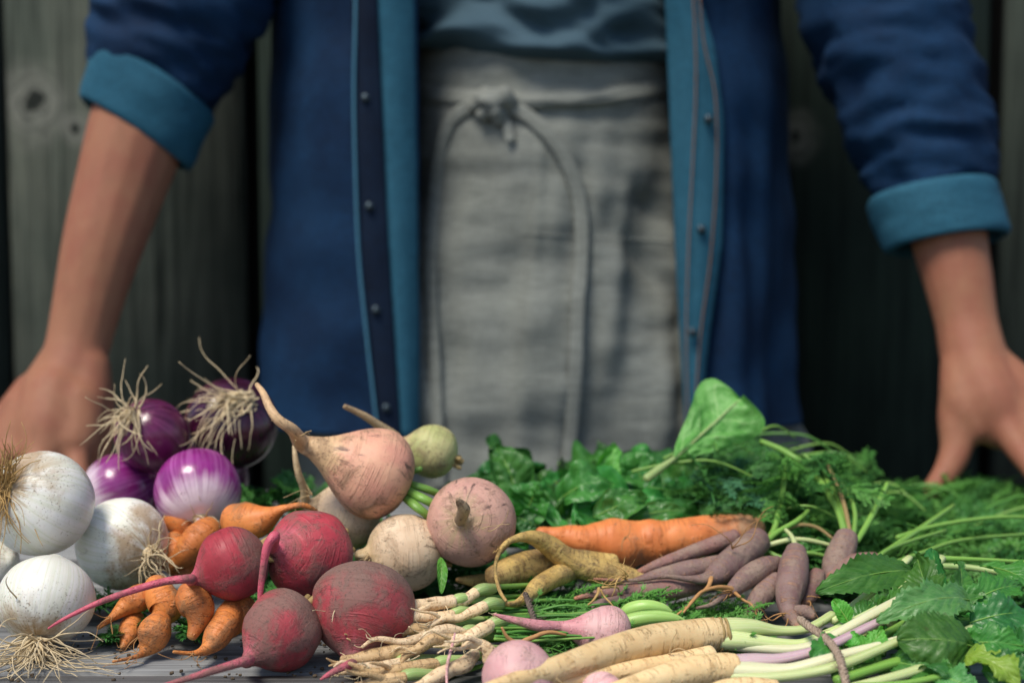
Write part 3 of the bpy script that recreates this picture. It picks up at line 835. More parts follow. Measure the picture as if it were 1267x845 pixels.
onion('white_onion', 'white onion wedged behind the low one, only a sliver showing', 'onion', -22, 700, 1.09, 46, (-.8, .3, -.2), 'white_onion', [((-.7, .2, -.2), 12, .03, .5, .0007, .1, .6)], 4.0)

# ---- red onions
onion('red_onion', 'dark red onion with pale curling roots on top, next to the hand', 'onion', 187, 538, 1.20, 45, (-.25, -.60, .62), 'red_onion',
      [((-.1, -.5, .9), 12, .038, .5, .0009, -.02, .6), ((-.8, -.6, -.05), 22, .050, .42, .0009, .10, .6), ((.1, -.8, -.4), 22, .050, .42, .0009, .12, .6)], 5.0, squash=1.08, hairmat='rootlet_pale')
onion('red_onion', 'biggest blackish red onion with long pale roots flung leftward from its crest', 'onion', 287, 523, 1.25, 58, (.46, -.58, .62), 'dark_onion',
      [((-1, -.35, .18), 34, .085, .24, .0009, .08, .6), ((-.8, -.6, -.25), 30, .068, .33, .0009, .10, .55), ((-.3, -.7, -.6), 12, .05, .4, .0011, .14, .6), ((-.85, -.3, .8), 2, .07, .15, .0012, .30, .4)], 6.0, hairmat='rootlet_pale')
onion('red_onion', 'purple onion lying between the hand and a white onion', 'onion', 146, 606, 1.21, 46, (-.85, -.42, -.25), 'bright_onion', [((-.8, -.5, -.3), 14, .018, .6, .0007, .1, .7)], 7.0)
onion('red_onion', 'shiny purple onion with whitish root end above the small orange carrots', 'onion', 245, 607, 1.15, 54, (.22, -.74, -.56), 'bright_onion',
      [((.1, -.6, -.7), 22, .030, .6, .0007, .1, .7), ((.7, -.5, .1), 6, .03, .5, .0007, .0, .7)], 8.0, hairmat='rootlet_pale')
for (x, y, dd, r, lab) in ((262, 590, 1.27, 46, 'red onion at the bottom of the heap under the blackish one'), (190, 606, 1.28, 44, 'red onion at the bottom of the heap behind the white onions')):
    onion('red_onion', lab, 'onion', x, y, dd, r, (.1, .7, .2), 'red_onion', [((.1, .7, .0), 8, .02, .6, .0008, .1, .6)], 9.0 + x * .01)

# ---- bulbs with a tap root
NOSTUB = ('biggest red beet',)
def beet(name, label, cat, px, py, d, rpx, axis, mat, prof='beet', tail=(), seed=0.0, squash=1.0, lump=.05, crownstub=True, hairs=None, hairmat='rootlet', lf=20, scuffdisp=None):
    r = pr(rpx, d); c = ground_fix(at(px, py, d), r * .95); chk(label, c, r)
    t = thing(name, label, cat, c - Vector((0, 0, r)))
    mb = MB()
    bulb(mb, c, axis, r, prof, tpx(tail), seg=52, lump=lump, lf=lf, seed=seed, squash=squash)
    obj('root', mb, M[mat], t)
    a = Vector(axis).normalized()
    if crownstub and not label.startswith(NOSTUB):
        mb = MB(); rg = random.Random(int(seed * 10))
        for i in range(7):
            o = Vector((rg.gauss(0, 1), rg.gauss(0, 1), rg.gauss(0, 1))); o = (o - a * o.dot(a)) * r * .13
            p = c - a * r * .88 * squash + o
            sweep(mb, [p, p - a * r * .16 + o * .3, p - a * r * rg.uniform(.22, .4) + o * .5], [r * .10, r * .09, r * .075], seg=8, sub=2, cap=(0, .2))
        obj('crown_stub', mb, M['stalk_dry'], t)
    if hairs:
        mb = MB(); rg = random.Random(int(seed * 10) + 3)
        for (x, y, dd, dv, n, L, r0) in hairs: strands(mb, at(x, y, dd), dv, n, L, .5, rg, r0, .6, .06, jit=.001)
        obj('root_hairs', mb, M[hairmat], t, kind='stuff')
    return t
beet('red_beet', 'small red beet with a long straight pink tail pointing at the onions', 'beet', 287, 698, 1.0, 46, (-.86, -.36, -.30), 'beet',
     tail=[(236, 716, .968, 6.5), (205, 719, .962, 5.2), (165, 730, .955, 4.4), (120, 746, .95, 3.5), (80, 765, .945, 2.4), (60, 777, .943, 1.2)], seed=1.1, lump=.11, lf=26)
beet('red_beet', 'red beet whose pink tail bends over and hangs down its front', 'beet', 380, 684, 1.03, 55, (-.52, -.78, .30), 'beet',
     tail=[(340, 663, .962, 6.5), (331, 675, .957, 5.5), (326, 700, .957, 4.6), (322, 735, .957, 3.6), (321, 768, .957, 1.6)], seed=2.2, lump=.11, lf=26)
beet('red_beet', 'red beet on the planks, its pink tail lying forward along the table', 'beet', 347, 782, .955, 51, (-.58, -.66, -.42), 'beet_brown',
     tail=[(308, 816, .905, 6.5), (285, 823, .895, 5.5), (255, 832, .885, 4.6), (225, 841, .877, 3.6), (195, 850, .868, 2.4)], seed=3.3, lump=.11, lf=26)
beet('red_beet', 'biggest red beet, crusted brown on top, next to the bunch of pale roots', 'beet', 450, 762, .975, 66, (-.10, -.62, -.70), 'beet_brown',
     tail=[(432, 822, .915, 6), (418, 828, .908, 4.5), (405, 835, .905, 3.2), (397, 840, .903, 1.4)], seed=4.4, squash=.93, lump=.10, lf=24)
beet('pale_beet', 'pinkish teardrop beet on top of the heap, its long tail reaching the onion roots', 'beet', 459, 584, 1.10, 56, (-.86, -.22, .42), 'pink_beet', 'tear',
     tail=[(362, 532, 1.062, 7.8), (344, 519, 1.055, 6.5), (333, 503, 1.06, 5.5), (326, 487, 1.07, 4.5), (318, 476, 1.085, 3.0)], seed=5.5, lump=.05, crownstub=False,
     hairs=[(350, 524, 1.055, (.1, -.3, .9), 3, .012, .0004), (372, 540, 1.062, (.2, -.4, .9), 3, .012, .0004), (365, 545, 1.06, (-.2, -.3, -.9), 2, .012, .0004)], hairmat='rootlet')
beet('pale_beet', 'small greenish beet tucked behind the teardrop one', 'beet', 533, 558, 1.17, 34, (-.95, .05, .30), 'green_beet', 'beet',
     tail=[(488, 540, 1.175, 7), (468, 526, 1.165, 5.5), (450, 514, 1.155, 4.5), (427, 503, 1.145, 3.2)], seed=6.6, lump=.05)
beet('pale_beet', 'round tan beet with its stubby root facing forward, touching the spinach', 'beet', 583, 645, 1.08, 56, (-.16, -.93, .26), 'tan_beet', 'round',
     tail=[(574, 630, 1.004, 8), (569, 622, .996, 5.5), (566, 618, .992, 2.5)], seed=7.7, squash=.98, lump=.03,
     hairs=[(600, 655, 1.01, (.5, -.5, .3), 2, .03, .0004)])
beet('pale_beet', 'cream beet with a short pointed root, below the tan round one', 'beet', 501, 684, 1.08, 49, (-.95, -.30, .02), 'cream_beet', 'round',
     tail=[(451, 688, 1.06, 6), (444, 688, 1.057, 3)], seed=8.8, lump=.05, hairs=[(455, 690, 1.055, (-.5, -.6, -.3), 5, .012, .0005)])
beet('pale_beet', 'cream beet half hidden beneath the teardrop one, thin tail arching up', 'beet', 428, 637, 1.13, 44, (-.88, -.22, .28), 'cream_beet', 'beet',
     tail=[(376, 604, 1.115, 5), (370, 588, 1.11, 4.5), (366, 570, 1.11, 3.6), (364, 552, 1.115, 2.4)], seed=9.9, lump=.05, crownstub=False,
     hairs=[(385, 612, 1.11, (-.9, -.2, .3), 4, .03, .0005)])
beet('pale_turnip', 'pale pink turnip dome beside the parsnip tip', 'turnip', 641, 846, .872, 46, (-.3, .5, -.6), 'turnip', 'round', tail=[], seed=10.1, squash=.95, lump=.02, crownstub=False)
beet('pale_turnip', 'pink turnip with a thin straight tail crossing the dill', 'turnip', 748, 791, .975, 36, (-.92, -.12, .18), 'turnip', 'tear',
     tail=[(668, 774, .965, 7.5), (645, 769, .962, 5.5), (625, 764, .96, 3.6), (612, 760, .958, 1.6)], seed=11.2, lump=.03, crownstub=False, hairs=[(614, 761, .958, (-.8, -.2, .4), 3, .006, .0004)], hairmat='rootlet_pale')
beet('pale_turnip', 'pale pink turnip squeezed under the parsnips', 'turnip', 745, 874, .865, 28, (.4, .6, -.4), 'turnip', 'round', tail=[], seed=12.2, lump=.03, crownstub=False)
# stalks of the teardrop beet
tb = [o for o in C.objects if o.name.startswith('pale_beet') and 'teardrop' in o.get('label', '') and 'top of the heap' in o['label']][0]
for i, l in enumerate(([(500, 596, 1.11, 6), (512, 600, 1.10, 6), (528, 605, 1.10, 6.5), (545, 612, 1.11, 6)], [(500, 604, 1.10, 7), (514, 612, 1.09, 7), (530, 620, 1.085, 7), (548, 632, 1.10, 6.5)],
                       [(498, 612, 1.10, 6.5), (510, 622, 1.085, 7), (522, 632, 1.08, 6.5), (540, 645, 1.09, 6)], [(502, 588, 1.12, 5), (512, 583, 1.12, 5), (520, 580, 1.12, 5)])):
    mb = MB(); sweep(mb, [at(*p[:3]) for p in l], [pr(p[3], p[2]) for p in l], seg=12, sub=4, lump=.06, lf=80, flat=.75)
    obj('stalk', mb, M['stalk'], tb)

# ---- tapered roots
def taper(name, label, cat, l, mat, lump=.06, lf=60, seed=0.0, seg=22, cap=(.45, .8), branches=(), hairs=None, hairmat='rootlet_orange', tlen=None):
    """l: crown to tip as (px, py, d, radius px)"""
    pts = [at(*p[:3]) for p in l]; rad = [pr(p[3], p[2]) for p in l]
    for i, (p, r) in enumerate(zip(pts, rad)):
        if p.z - r < T: p.z = T + r * .98
    t = thing(name, label, cat, Vector((pts[0].x, pts[0].y, pts[0].z - rad[0])))
    mb = MB(); sweep(mb, pts, rad, seg=seg, sub=6, lump=lump, lf=lf, seed=seed, cap=cap)
    obj('root', mb, M[mat], t)
    for b in branches:
        bm_ = b[1] if isinstance(b[-1], str) or isinstance(b[1], str) else mat
        bl = b[0] if isinstance(b[1], str) else b
        bp = [at(*p[:3]) for p in bl]; br = [pr(p[3], p[2]) for p in bl]
        for p, r in zip(bp, br):
            if p.z - r < T: p.z = T + r * .98
        mb = MB(); sweep(mb, bp, br, seg=18, sub=6, lump=lump, lf=lf, seed=seed + 5, cap=(.5, .8))
        obj('root_fork', mb, M[bm_], t)
    if hairs:
        mb = MB(); rg = random.Random(int(seed * 10) + 3)
        for (x, y, dd, dv, n, L, r0) in hairs: strands(mb, at(x, y, dd), dv, n, L, .45, rg, r0, .7, .05, jit=.0012)
        obj('root_hairs', mb, M[hairmat], t, kind='stuff')
    return t
# stubby orange carrots between the white onions and the red beets
SC = [
 ('stubby orange carrot top peeking out above the pale onion roots', [(216, 634, 1.14, 17), (224, 644, 1.135, 20), (232, 655, 1.135, 17), (242, 664, 1.14, 9)]),
 ('stubby orange carrot leaning against the small red beet', [(262, 652, 1.12, 15), (252, 662, 1.11, 20), (240, 674, 1.105, 20), (226, 690, 1.105, 15), (216, 700, 1.105, 7)]),
 ('stubby orange carrot under the purple onion, thin tail running to the right', [(284, 640, 1.10, 18), (300, 645, 1.095, 25), (318, 645, 1.09, 22), (335, 638, 1.085, 12), (352, 629, 1.08, 5), (375, 625, 1.08, 3.6), (392, 632, 1.085, 2)]),
 ('stubby orange carrot partly covered by pale onion roots', [(208, 668, 1.125, 17), (217, 684, 1.12, 24), (226, 700, 1.115, 19), (233, 712, 1.11, 9)]),
 ('stubby orange carrot with a thin tail pointing at the low white onion', [(182, 735, 1.03, 16), (168, 742, 1.025, 17), (153, 752, 1.02, 11), (138, 764, 1.01, 5), (122, 776, 1.0, 3)]),
 ('knobbly orange carrot with swollen shoulders in the small carrot heap', [(192, 722, 1.03, 15), (200, 738, 1.02, 21), (206, 752, 1.015, 21), (196, 768, 1.01, 11), (186, 782, 1.0, 4), (172, 800, .99, 2)]),
 ('smooth orange carrot hanging tip down under the pink tail', [(238, 727, .995, 18), (240, 742, .99, 23), (246, 756, .985, 20), (244, 772, .98, 12), (238, 786, .975, 7)]),
 ('little orange carrot on the table close to the white onion roots', [(170, 762, 1.03, 10), (162, 776, 1.02, 15), (158, 790, 1.01, 11), (152, 800, 1.0, 4)]),
 ('little orange carrot on the table with long stringy root', [(198, 766, .995, 14), (192, 780, .985, 21), (186, 795, .98, 17), (178, 806, .975, 7), (168, 812, .965, 3), (140, 818, .955, 1.8)]),
 ('slender orange carrot slanting down to the table beside a red beet', [(288, 752, 1.0, 15), (280, 770, .985, 18), (268, 788, .975, 17), (256, 802, .965, 9), (240, 808, .955, 3.5), (215, 806, .945, 2)]),
 ('orange carrot wedged between two red beets', [(302, 745, 1.01, 16), (292, 762, 1.0, 20), (284, 778, .995, 14), (280, 790, .99, 5)]),
]
for i, (lab, l) in enumerate(SC):
    hr = None
    if i in (4, 5, 8, 9):
        e = l[-2]; hr = [(e[0], e[1], e[2] - .004, (-.6, -.4, -.3), 4, .028, .0005)]
    taper('stubby_carrot', lab, 'carrot', l, 'carrot', .10, 55, 20 + i, hairs=hr, cap=(.35, .8))

# big orange carrot
taper('orange_carrot', 'fat lumpy orange carrot lying in front of the spinach leaves', 'carrot',
      [(938, 654, 1.165, 15), (918, 655, 1.16, 20), (896, 658, 1.158, 22), (876, 660, 1.155, 23), (860, 664, 1.152, 26), (840, 668, 1.15, 26.5), (822, 669, 1.15, 26), (806, 671, 1.148, 28), (790, 672, 1.148, 27), (772, 673, 1.146, 30), (756, 670, 1.144, 29), (740, 669, 1.143, 25), (722, 669, 1.14, 20), (705, 666, 1.14, 17), (688, 664, 1.14, 12), (668, 660, 1.14, 8)], 'big_carrot', .13, 34, 31,
      hairs=[(772, 665, 1.115, (0, -.6, .5), 3, .02, .0006), (815, 690, 1.12, (.1, -.6, -.4), 3, .012, .0005)])
# golden forked carrots
taper('golden_carrot', 'golden carrot curling up to a thin bent tail, resting on another golden one', 'carrot',
      [(815, 732, 1.09, 13), (770, 715, 1.085, 17), (730, 703, 1.08, 17), (700, 690, 1.075, 15), (678, 674, 1.07, 13), (660, 665, 1.06, 9), (642, 665, 1.05, 5.5), (625, 673, 1.04, 3.4), (615, 690, 1.03, 2.4), (613, 708, 1.02, 2.2), (618, 730, 1.0, 2.4), (626, 743, .99, 2)], 'gold', .09, 50, 33,
      hairs=[(618, 678, 1.035, (-.6, -.5, -.5), 8, .008, .0004)], hairmat='rootlet_gold')
taper('golden_carrot', 'blunt forked golden carrot under the curled one', 'carrot',
      [(760, 698, 1.105, 13), (720, 697, 1.10, 17), (680, 697, 1.09, 20), (650, 702, 1.075, 21), (625, 709, 1.06, 18), (612, 713, 1.052, 14)], 'gold', .08, 50, 34,
      branches=[[(712, 704, 1.085, 12), (690, 712, 1.065, 13), (668, 724, 1.045, 12), (652, 738, 1.025, 8), (640, 746, 1.01, 5), (628, 747, .995, 3)]])
taper('golden_carrot', 'brownish golden carrot tip poking out below the tan beet', 'carrot', [(640, 712, 1.10, 9), (610, 717, 1.09, 9), (585, 718, 1.08, 7), (566, 717, 1.075, 3)], 'gold', .08, 60, 35)
# purple carrots
taper('purple_carrot', 'thick greyish purple carrot resting across the orange carrot end', 'carrot',
      [(938, 669, 1.12, 17), (925, 680, 1.105, 19), (908, 694, 1.09, 19), (890, 708, 1.075, 16), (874, 716, 1.065, 9), (850, 716, 1.058, 4), (820, 713, 1.055, 3), (780, 718, 1.05, 2.4), (735, 716, 1.048, 1.6)], 'purple', .07, 60, 41,
      branches=[([(880, 715, 1.062, 3.4), (876, 726, 1.05, 2.6), (862, 738, 1.035, 2.2), (848, 752, 1.02, 1.8), (833, 764, 1.005, 1.2)], 'rootlet_orange')],
      hairs=[(905, 676, 1.08, (.1, -.4, .8), 3, .045, .0005), (775, 718, 1.05, (-.3, -.3, .8), 5, .02, .0006)])
taper('purple_carrot', 'thin pinkish purple carrot lying along the orange carrot', 'carrot',
      [(910, 664, 1.125, 10), (880, 674, 1.115, 10), (850, 685, 1.105, 8.5), (815, 698, 1.095, 7), (785, 711, 1.085, 4)], 'pinkpurple', .06, 60, 42)
taper('purple_carrot', 'dull purple carrot under the thick greyish one', 'carrot',
      [(895, 698, 1.10, 13), (860, 704, 1.09, 13), (825, 712, 1.08, 12), (790, 722, 1.07, 9), (765, 730, 1.06, 4)], 'purple', .07, 60, 43)
taper('purple_carrot', 'brown purple carrot with a knotted string of roots at its middle', 'carrot',
      [(868, 722, 1.075, 10), (840, 728, 1.065, 13), (805, 732, 1.055, 13), (765, 732, 1.05, 9), (735, 735, 1.045, 5), (712, 740, 1.04, 2.5)], 'pinkpurple', .08, 60, 44,
      hairs=[(775, 712, 1.035, (-.1, -.3, .9), 6, .022, .0006), (742, 728, 1.03, (.1, -.5, -.8), 3, .03, .0012), (772, 714, 1.035, (-.9, -.2, -.1), 4, .03, .0008)], hairmat='rootlet_gold')
taper('purple_carrot', 'dark purple carrot with blunt tip above the green shoots', 'carrot',
      [(805, 742, 1.05, 9), (780, 745, 1.045, 11), (750, 750, 1.04, 11), (727, 755, 1.035, 7), (709, 756, 1.03, 3)], 'purple', .07, 60, 45,
      hairs=[(722, 756, 1.025, (.2, -.4, -.8), 2, .02, .0009)])
taper('purple_carrot', 'purple carrot ending in forked orange roots', 'carrot',
      [(962, 698, 1.09, 11), (945, 702, 1.08, 14), (925, 714, 1.07, 14), (908, 728, 1.055, 10), (896, 737, 1.045, 5), (880, 748, 1.03, 3), (862, 752, 1.02, 2)], 'purple', .07, 60, 46,
      branches=[([(906, 729, 1.05, 4), (890, 726, 1.04, 2.8), (870, 731, 1.03, 2.2), (860, 740, 1.02, 2.4), (846, 757, 1.005, 1.4)], 'rootlet_orange'), ([(908, 732, 1.05, 2.6), (920, 742, 1.035, 1.8), (930, 748, 1.03, 1.6), (936, 760, 1.02, 1.0)], 'rootlet_orange')],
      hairs=[(905, 733, 1.045, (-.6, -.5, -.3), 4, .03, .0006)])
taper('purple_carrot', 'short purple carrot lying against the pale parsnip stalks', 'carrot',
      [(962, 716, 1.075, 10), (955, 724, 1.07, 13), (942, 738, 1.06, 14), (932, 751, 1.05, 11), (924, 760, 1.04, 5)], 'purple', .07, 60, 47, hairs=[(935, 750, 1.035, (.2, -.5, -.6), 3, .02, .0005)])
taper('purple_carrot', 'upright tapering purple carrot with orange forked tip', 'carrot',
      [(985, 682, 1.09, 13), (983, 697, 1.075, 18), (980, 718, 1.06, 20), (976, 740, 1.045, 16), (977, 757, 1.035, 12), (983, 769, 1.02, 8), (988, 776, 1.01, 4)], 'purple', .06, 60, 48,
      branches=[[(985, 755, 1.03, 7), (998, 757, 1.025, 9), (1006, 762, 1.02, 5)]], hairs=[(972, 762, 1.015, (-.8, -.4, .3), 4, .022, .0007)])
taper('purple_carrot', 'purple carrot with a crown of green and withered stalks', 'carrot',
      [(1048, 664, 1.12, 14), (1043, 678, 1.11, 17), (1036, 695, 1.10, 18), (1030, 712, 1.09, 14), (1026, 725, 1.085, 6)], 'purple', .06, 60, 49)
taper('purple_carrot', 'purple carrot lying sideways under the toothed dark leaf', 'carrot',
      [(1083, 693, 1.10, 10), (1066, 696, 1.095, 13), (1046, 703, 1.09, 13), (1028, 713, 1.085, 7)], 'pinkpurple', .06, 60, 50)
taper('purple_carrot', 'small purple carrot half hidden by the upright one', 'carrot',
      [(1013, 708, 1.08, 9), (1008, 720, 1.075, 13), (1001, 734, 1.065, 12), (996, 746, 1.055, 6)], 'pinkpurple', .06, 60, 51, hairs=[(1000, 742, 1.05, (.5, -.5, .2), 3, .02, .0005)])

# parsnips with stalks
def stalks(t, ls, mat, seg=14, name='stalk', flat=.8):
    for i, l in enumerate(ls):
        m = mat
        if isinstance(l[-1], str): m, l = l[-1], l[:-1]
        pts = [at(*p[:3]) for p in l]; rad = [pr(p[3], p[2]) for p in l]
        for p, r in zip(pts, rad):
            if p.z - r < T: p.z = T + r
        mb = MB(); sweep(mb, pts, rad, seg=seg, sub=5, lump=.05, lf=60, seed=i, cap=(.3, .15), flat=flat)
        obj(name, mb, M[m], t)
t1 = taper('parsnip', 'long cream parsnip with thick pale green leaf stalks tied by twine', 'parsnip',
      [(893, 785, .955, 20), (880, 785, .953, 22), (850, 788, .945, 22), (810, 793, .93, 22), (765, 804, .91, 20.5), (715, 819, .885, 18), (665, 834, .862, 14), (620, 846, .845, 9), (590, 853, .838, 4)], 'parsnip', .05, 45, 61, seg=30, cap=(.3, .8),
      hairs=[(830, 808, .915, (.3, -.6, .3), 4, .02, .0005), (690, 838, .855, (.1, -.5, -.5), 3, .012, .0004)], hairmat='rootlet')
stalks(t1, [[(884, 781, .958, 18), (905, 777, .96, 17), (935, 776, .962, 12), (965, 780, .965, 8), (1000, 777, .97, 7), (1030, 760, .985, 6.5), 'stalk_pale'],
            [(886, 790, .952, 16), (910, 792, .952, 16), (945, 795, .952, 11), (985, 797, .952, 8), (1010, 790, .955, 8), (1055, 770, .965, 7.5), (1100, 745, .985, 6.5), (1130, 715, 1.01, 5), 'stalk_pale'],
            [(900, 797, .95, 8), (940, 802, .948, 8), (985, 803, .946, 8), (1020, 792, .948, 8), (1075, 762, .96, 8), (1125, 735, .985, 6.5), 'stalk_white']], 'stalk_pale')
mb = MB(); rg = random.Random(4)
p0 = at(889, 786, .955); ax_ = (at(915, 785, .957) - at(880, 785, .953)).normalized()
for i in range(3):
    ring = []
    for k in range(15):
        th = 2 * math.pi * k / 14 + rg.random() * .1
        e = ax_.orthogonal().normalized(); f_ = ax_.cross(e)
        ring.append(p0 + ax_ * (.004 * (i - 1) + rg.gauss(0, .0008)) + (e * math.cos(th) + f_ * math.sin(th)) * pr(21.2, .955))
    sweep(mb, ring, [rg.uniform(.0006, .0014) for _ in ring], seg=6, sub=3, lump=.3, lf=300, cap=(0, 0))
obj('crown_scar', mb, M['stalk_dry'], t1)
t2 = taper('parsnip', 'cream parsnip with mauve tinged stalks, lower of the tied pair', 'parsnip',
      [(910, 826, .905, 18), (895, 827, .903, 20), (865, 830, .895, 20), (825, 838, .88, 18), (785, 848, .865, 14), (745, 858, .85, 9)], 'parsnip', .05, 45, 62, seg=28, cap=(.3, .8), hairmat='rootlet')
stalks(t2, [[(902, 822, .908, 15), (925, 818, .908, 13), (965, 815, .908, 9), (1005, 806, .91, 8), (1030, 797, .915, 7.5), (1075, 775, .93, 7), (1110, 760, .95, 6), 'stalk_mauve'],
            [(902, 828, .902, 16), (930, 830, .90, 14), (975, 828, .898, 10), (1015, 818, .898, 9), (1050, 808, .902, 8), (1100, 795, .91, 7), (1150, 775, .925, 6), 'stalk_white'],
            [(905, 836, .897, 8), (950, 838, .892, 8), (1000, 832, .89, 8), (1040, 822, .89, 8), (1090, 802, .90, 7), (1135, 782, .915, 6), 'stalk_pale']], 'stalk_pale')
t3 = taper('parsnip', 'cream parsnip tip lying underneath the long one', 'parsnip',
      [(880, 812, .93, 14), (830, 822, .915, 14), (780, 830, .90, 13), (730, 838, .885, 11), (680, 848, .87, 7)], 'parsnip', .05, 45, 63, cap=(.3, .8))
t4 = taper('parsnip', 'parsnip end just showing below the mauve stalked one', 'parsnip', [(960, 852, .875, 12), (930, 850, .873, 13), (900, 850, .87, 11), (875, 853, .868, 6)], 'parsnip', .05, 45, 64, cap=(.3, .8))

# bunch of slender pale roots with green crowns
SR = [
 ('pale_root', 'pale slender root uppermost in the bunch, its crown swollen green', [(589, 733, 1.0, 7.5), (572, 739, .995, 8), (552, 745, .99, 7), (531, 753, .985, 4.5), (520, 760, .982, 2.5)], (604, 724)),
 ('pale_root', 'blunt pale root with a cut-looking end lying on the red beet', [(562, 744, .99, 7), (535, 746, .985, 9), (505, 748, .98, 9), (478, 754, .975, 8), (461, 759, .972, 6.5)], (585, 738)),
 ('pale_root', 'thin pale root kinked in the middle of the bunch', [(600, 750, .985, 8), (583, 755, .98, 7.5), (567, 762, .975, 6), (548, 766, .972, 5), (531, 774, .968, 3), (515, 782, .965, 1.8)], (614, 744)),
 ('pale_root', 'pale root with a whip-like tail rising over the red beet', [(560, 760, .985, 7), (540, 763, .98, 8), (506, 766, .972, 7), (478, 774, .965, 5.5), (447, 781, .96, 3.5), (432, 768, .955, 2.4), (420, 752, .952, 1.8), (411, 739, .95, 1.0)], (582, 752)),
 ('tan_root', 'tan root tucked under the whip-tailed one', [(560, 772, .978, 7), (530, 777, .97, 10), (500, 780, .963, 9), (470, 782, .957, 6), (448, 784, .953, 2.5)], (585, 764)),
 ('pale_root', 'wavy pale root splitting into two fine ends', [(574, 782, .965, 6), (552, 780, .962, 7.5), (532, 786, .955, 7), (515, 795, .95, 6), (490, 795, .945, 5), (464, 790, .94, 3.6), (448, 800, .935, 1.8)], (594, 776)),
 ('pale_root', 'pale root with a bright rounded shoulder near the pink turnip tail', [(607, 773, .968, 8), (592, 780, .96, 9), (574, 789, .952, 7.5), (562, 792, .948, 5), (548, 800, .944, 3)], (618, 764)),
 ('tan_root', 'long tan root drooping forward out of the bunch middle', [(582, 785, .958, 7), (562, 788, .952, 8.5), (535, 795, .945, 8), (515, 805, .94, 7), (503, 815, .935, 5), (498, 825, .93, 3)], (602, 784)),
 ('tan_root', 'thick tan root pressed against the big red beet', [(525, 797, .955, 8), (500, 802, .947, 10), (470, 808, .94, 10), (440, 813, .935, 8), (424, 815, .932, 5)], (560, 792)),
 ('pale_root', 'hooked pale root bent like a knee beside the pink dome', [(606, 818, .925, 9), (605, 806, .925, 9), (597, 797, .925, 8), (585, 795, .925, 6), (573, 800, .925, 3.5)], (616, 812)),
 ('pale_root', 'stout pale root reaching the table under the hooked one', [(588, 808, .935, 8), (575, 818, .925, 10), (555, 828, .915, 9.5), (535, 838, .905, 8), (520, 847, .90, 5)], (606, 800)),
 ('tan_root', 'tan root with fine side roots low in the bunch', [(540, 822, .93, 8), (515, 826, .922, 9), (485, 830, .916, 7), (455, 828, .912, 5), (432, 820, .91, 2.5)], (575, 812)),
 ('pale_root', 'lowest pale root resting on the planks by the pink beet tail', [(495, 820, .935, 8), (470, 826, .928, 10), (445, 830, .922, 8), (420, 833, .918, 4), (408, 835, .915, 2)], (535, 812)),
 ('tan_root', 'short tan root end under all the others', [(500, 838, .91, 8), (475, 840, .905, 9), (452, 843, .90, 6), (440, 846, .898, 3)], (540, 830)),
]
for i, (mt_, lab, l, cr) in enumerate(SR):
    e = l[-2]; m_ = l[len(l) // 2]
    fr_ = []
    rj = random.Random(500 + i)
    for q in range(rj.choice([1, 2, 2])):
        a_ = l[1 + rj.randrange(len(l) - 2)]; s_ = rj.choice([-1, 1, 1]); ln = rj.uniform(24, 48)
        fr_.append([(a_[0], a_[1], a_[2], a_[3] * .6), (a_[0] - ln * .35, a_[1] + s_ * rj.uniform(5, 9), a_[2] - .006, a_[3] * .42), (a_[0] - ln * .7, a_[1] + s_ * rj.uniform(3, 12), a_[2] - .010, a_[3] * .28), (a_[0] - ln, a_[1] + s_ * rj.uniform(0, 14), a_[2] - .014, 1.0)])
    l = [(x + rj.gauss(0, 2.0), y + rj.gauss(0, 2.2), d, r * rj.uniform(.88, 1.1)) if 0 < n_ < len(l) - 1 else (x, y, d, r) for n_, (x, y, d, r) in enumerate(l)]
    t = taper('parsley_root', lab, 'root', l, mt_, .22, 90, 70 + i * 1.3, seg=16, cap=(.5, .7), branches=fr_,
              hairs=[(e[0], e[1], e[2] - .002, (-.8, -.3, -.2), 3, .018, .0006), (m_[0], m_[1] + 3, m_[2] - .004, (-.4, -.5, -.5), 2, .014, .0005)], hairmat='rootlet_pale')
    x, y, d, r = l[0]
    stalks(t, [[(x - 4, y, d + .001, r * .9), (x + 7, y - 4, d + .004, r * 1.25), ((x + cr[0]) / 2 + 10, (y + cr[1]) / 2, d + .012, r * 1.15), (cr[0] + 12, cr[1] + 2, d + .022, 5.4), 'stalk_base'], [(cr[0] + 4, cr[1] + 2, d + .016, 4.6), (cr[0] + 30, cr[1] + 1, d + .034, 4.4), (cr[0] + 60, cr[1] - 1, d + .05, 3.4), (cr[0] + 105, cr[1] - 2 + (i % 3) * 4, d + .075, 2.8), 'stalk']], 'stalk', 12)
    o = t.children[-1]
# stray root bits
def stray(name, label, l, mat):
    pts = [at(*p[:3]) for p in l]; mb = MB()
    sweep(mb, pts, [pr(p[3], p[2]) for p in l], seg=8, sub=5, lump=.2, lf=150)
    o = obj(name, mb, M[mat], loc=pts[0]); o['label'] = label; o['category'] = 'root'
stray('root_strand', 'orange stray root strand lying beside the thin turnip tail', [(700, 785, .955, 1.6), (678, 782, .95, 3), (655, 790, .945, 3.2), (640, 795, .942, 3), (628, 788, .94, 2.4), (621, 776, .94, 1.6)], 'rootlet_orange')
stray('root_strand', 'thin mauve root strand dangling over the pale root bunch', [(563, 783, .925, 1.2), (559, 800, .92, 2), (553, 825, .91, 2.2), (553, 850, .90, 1.6)], 'turnip')
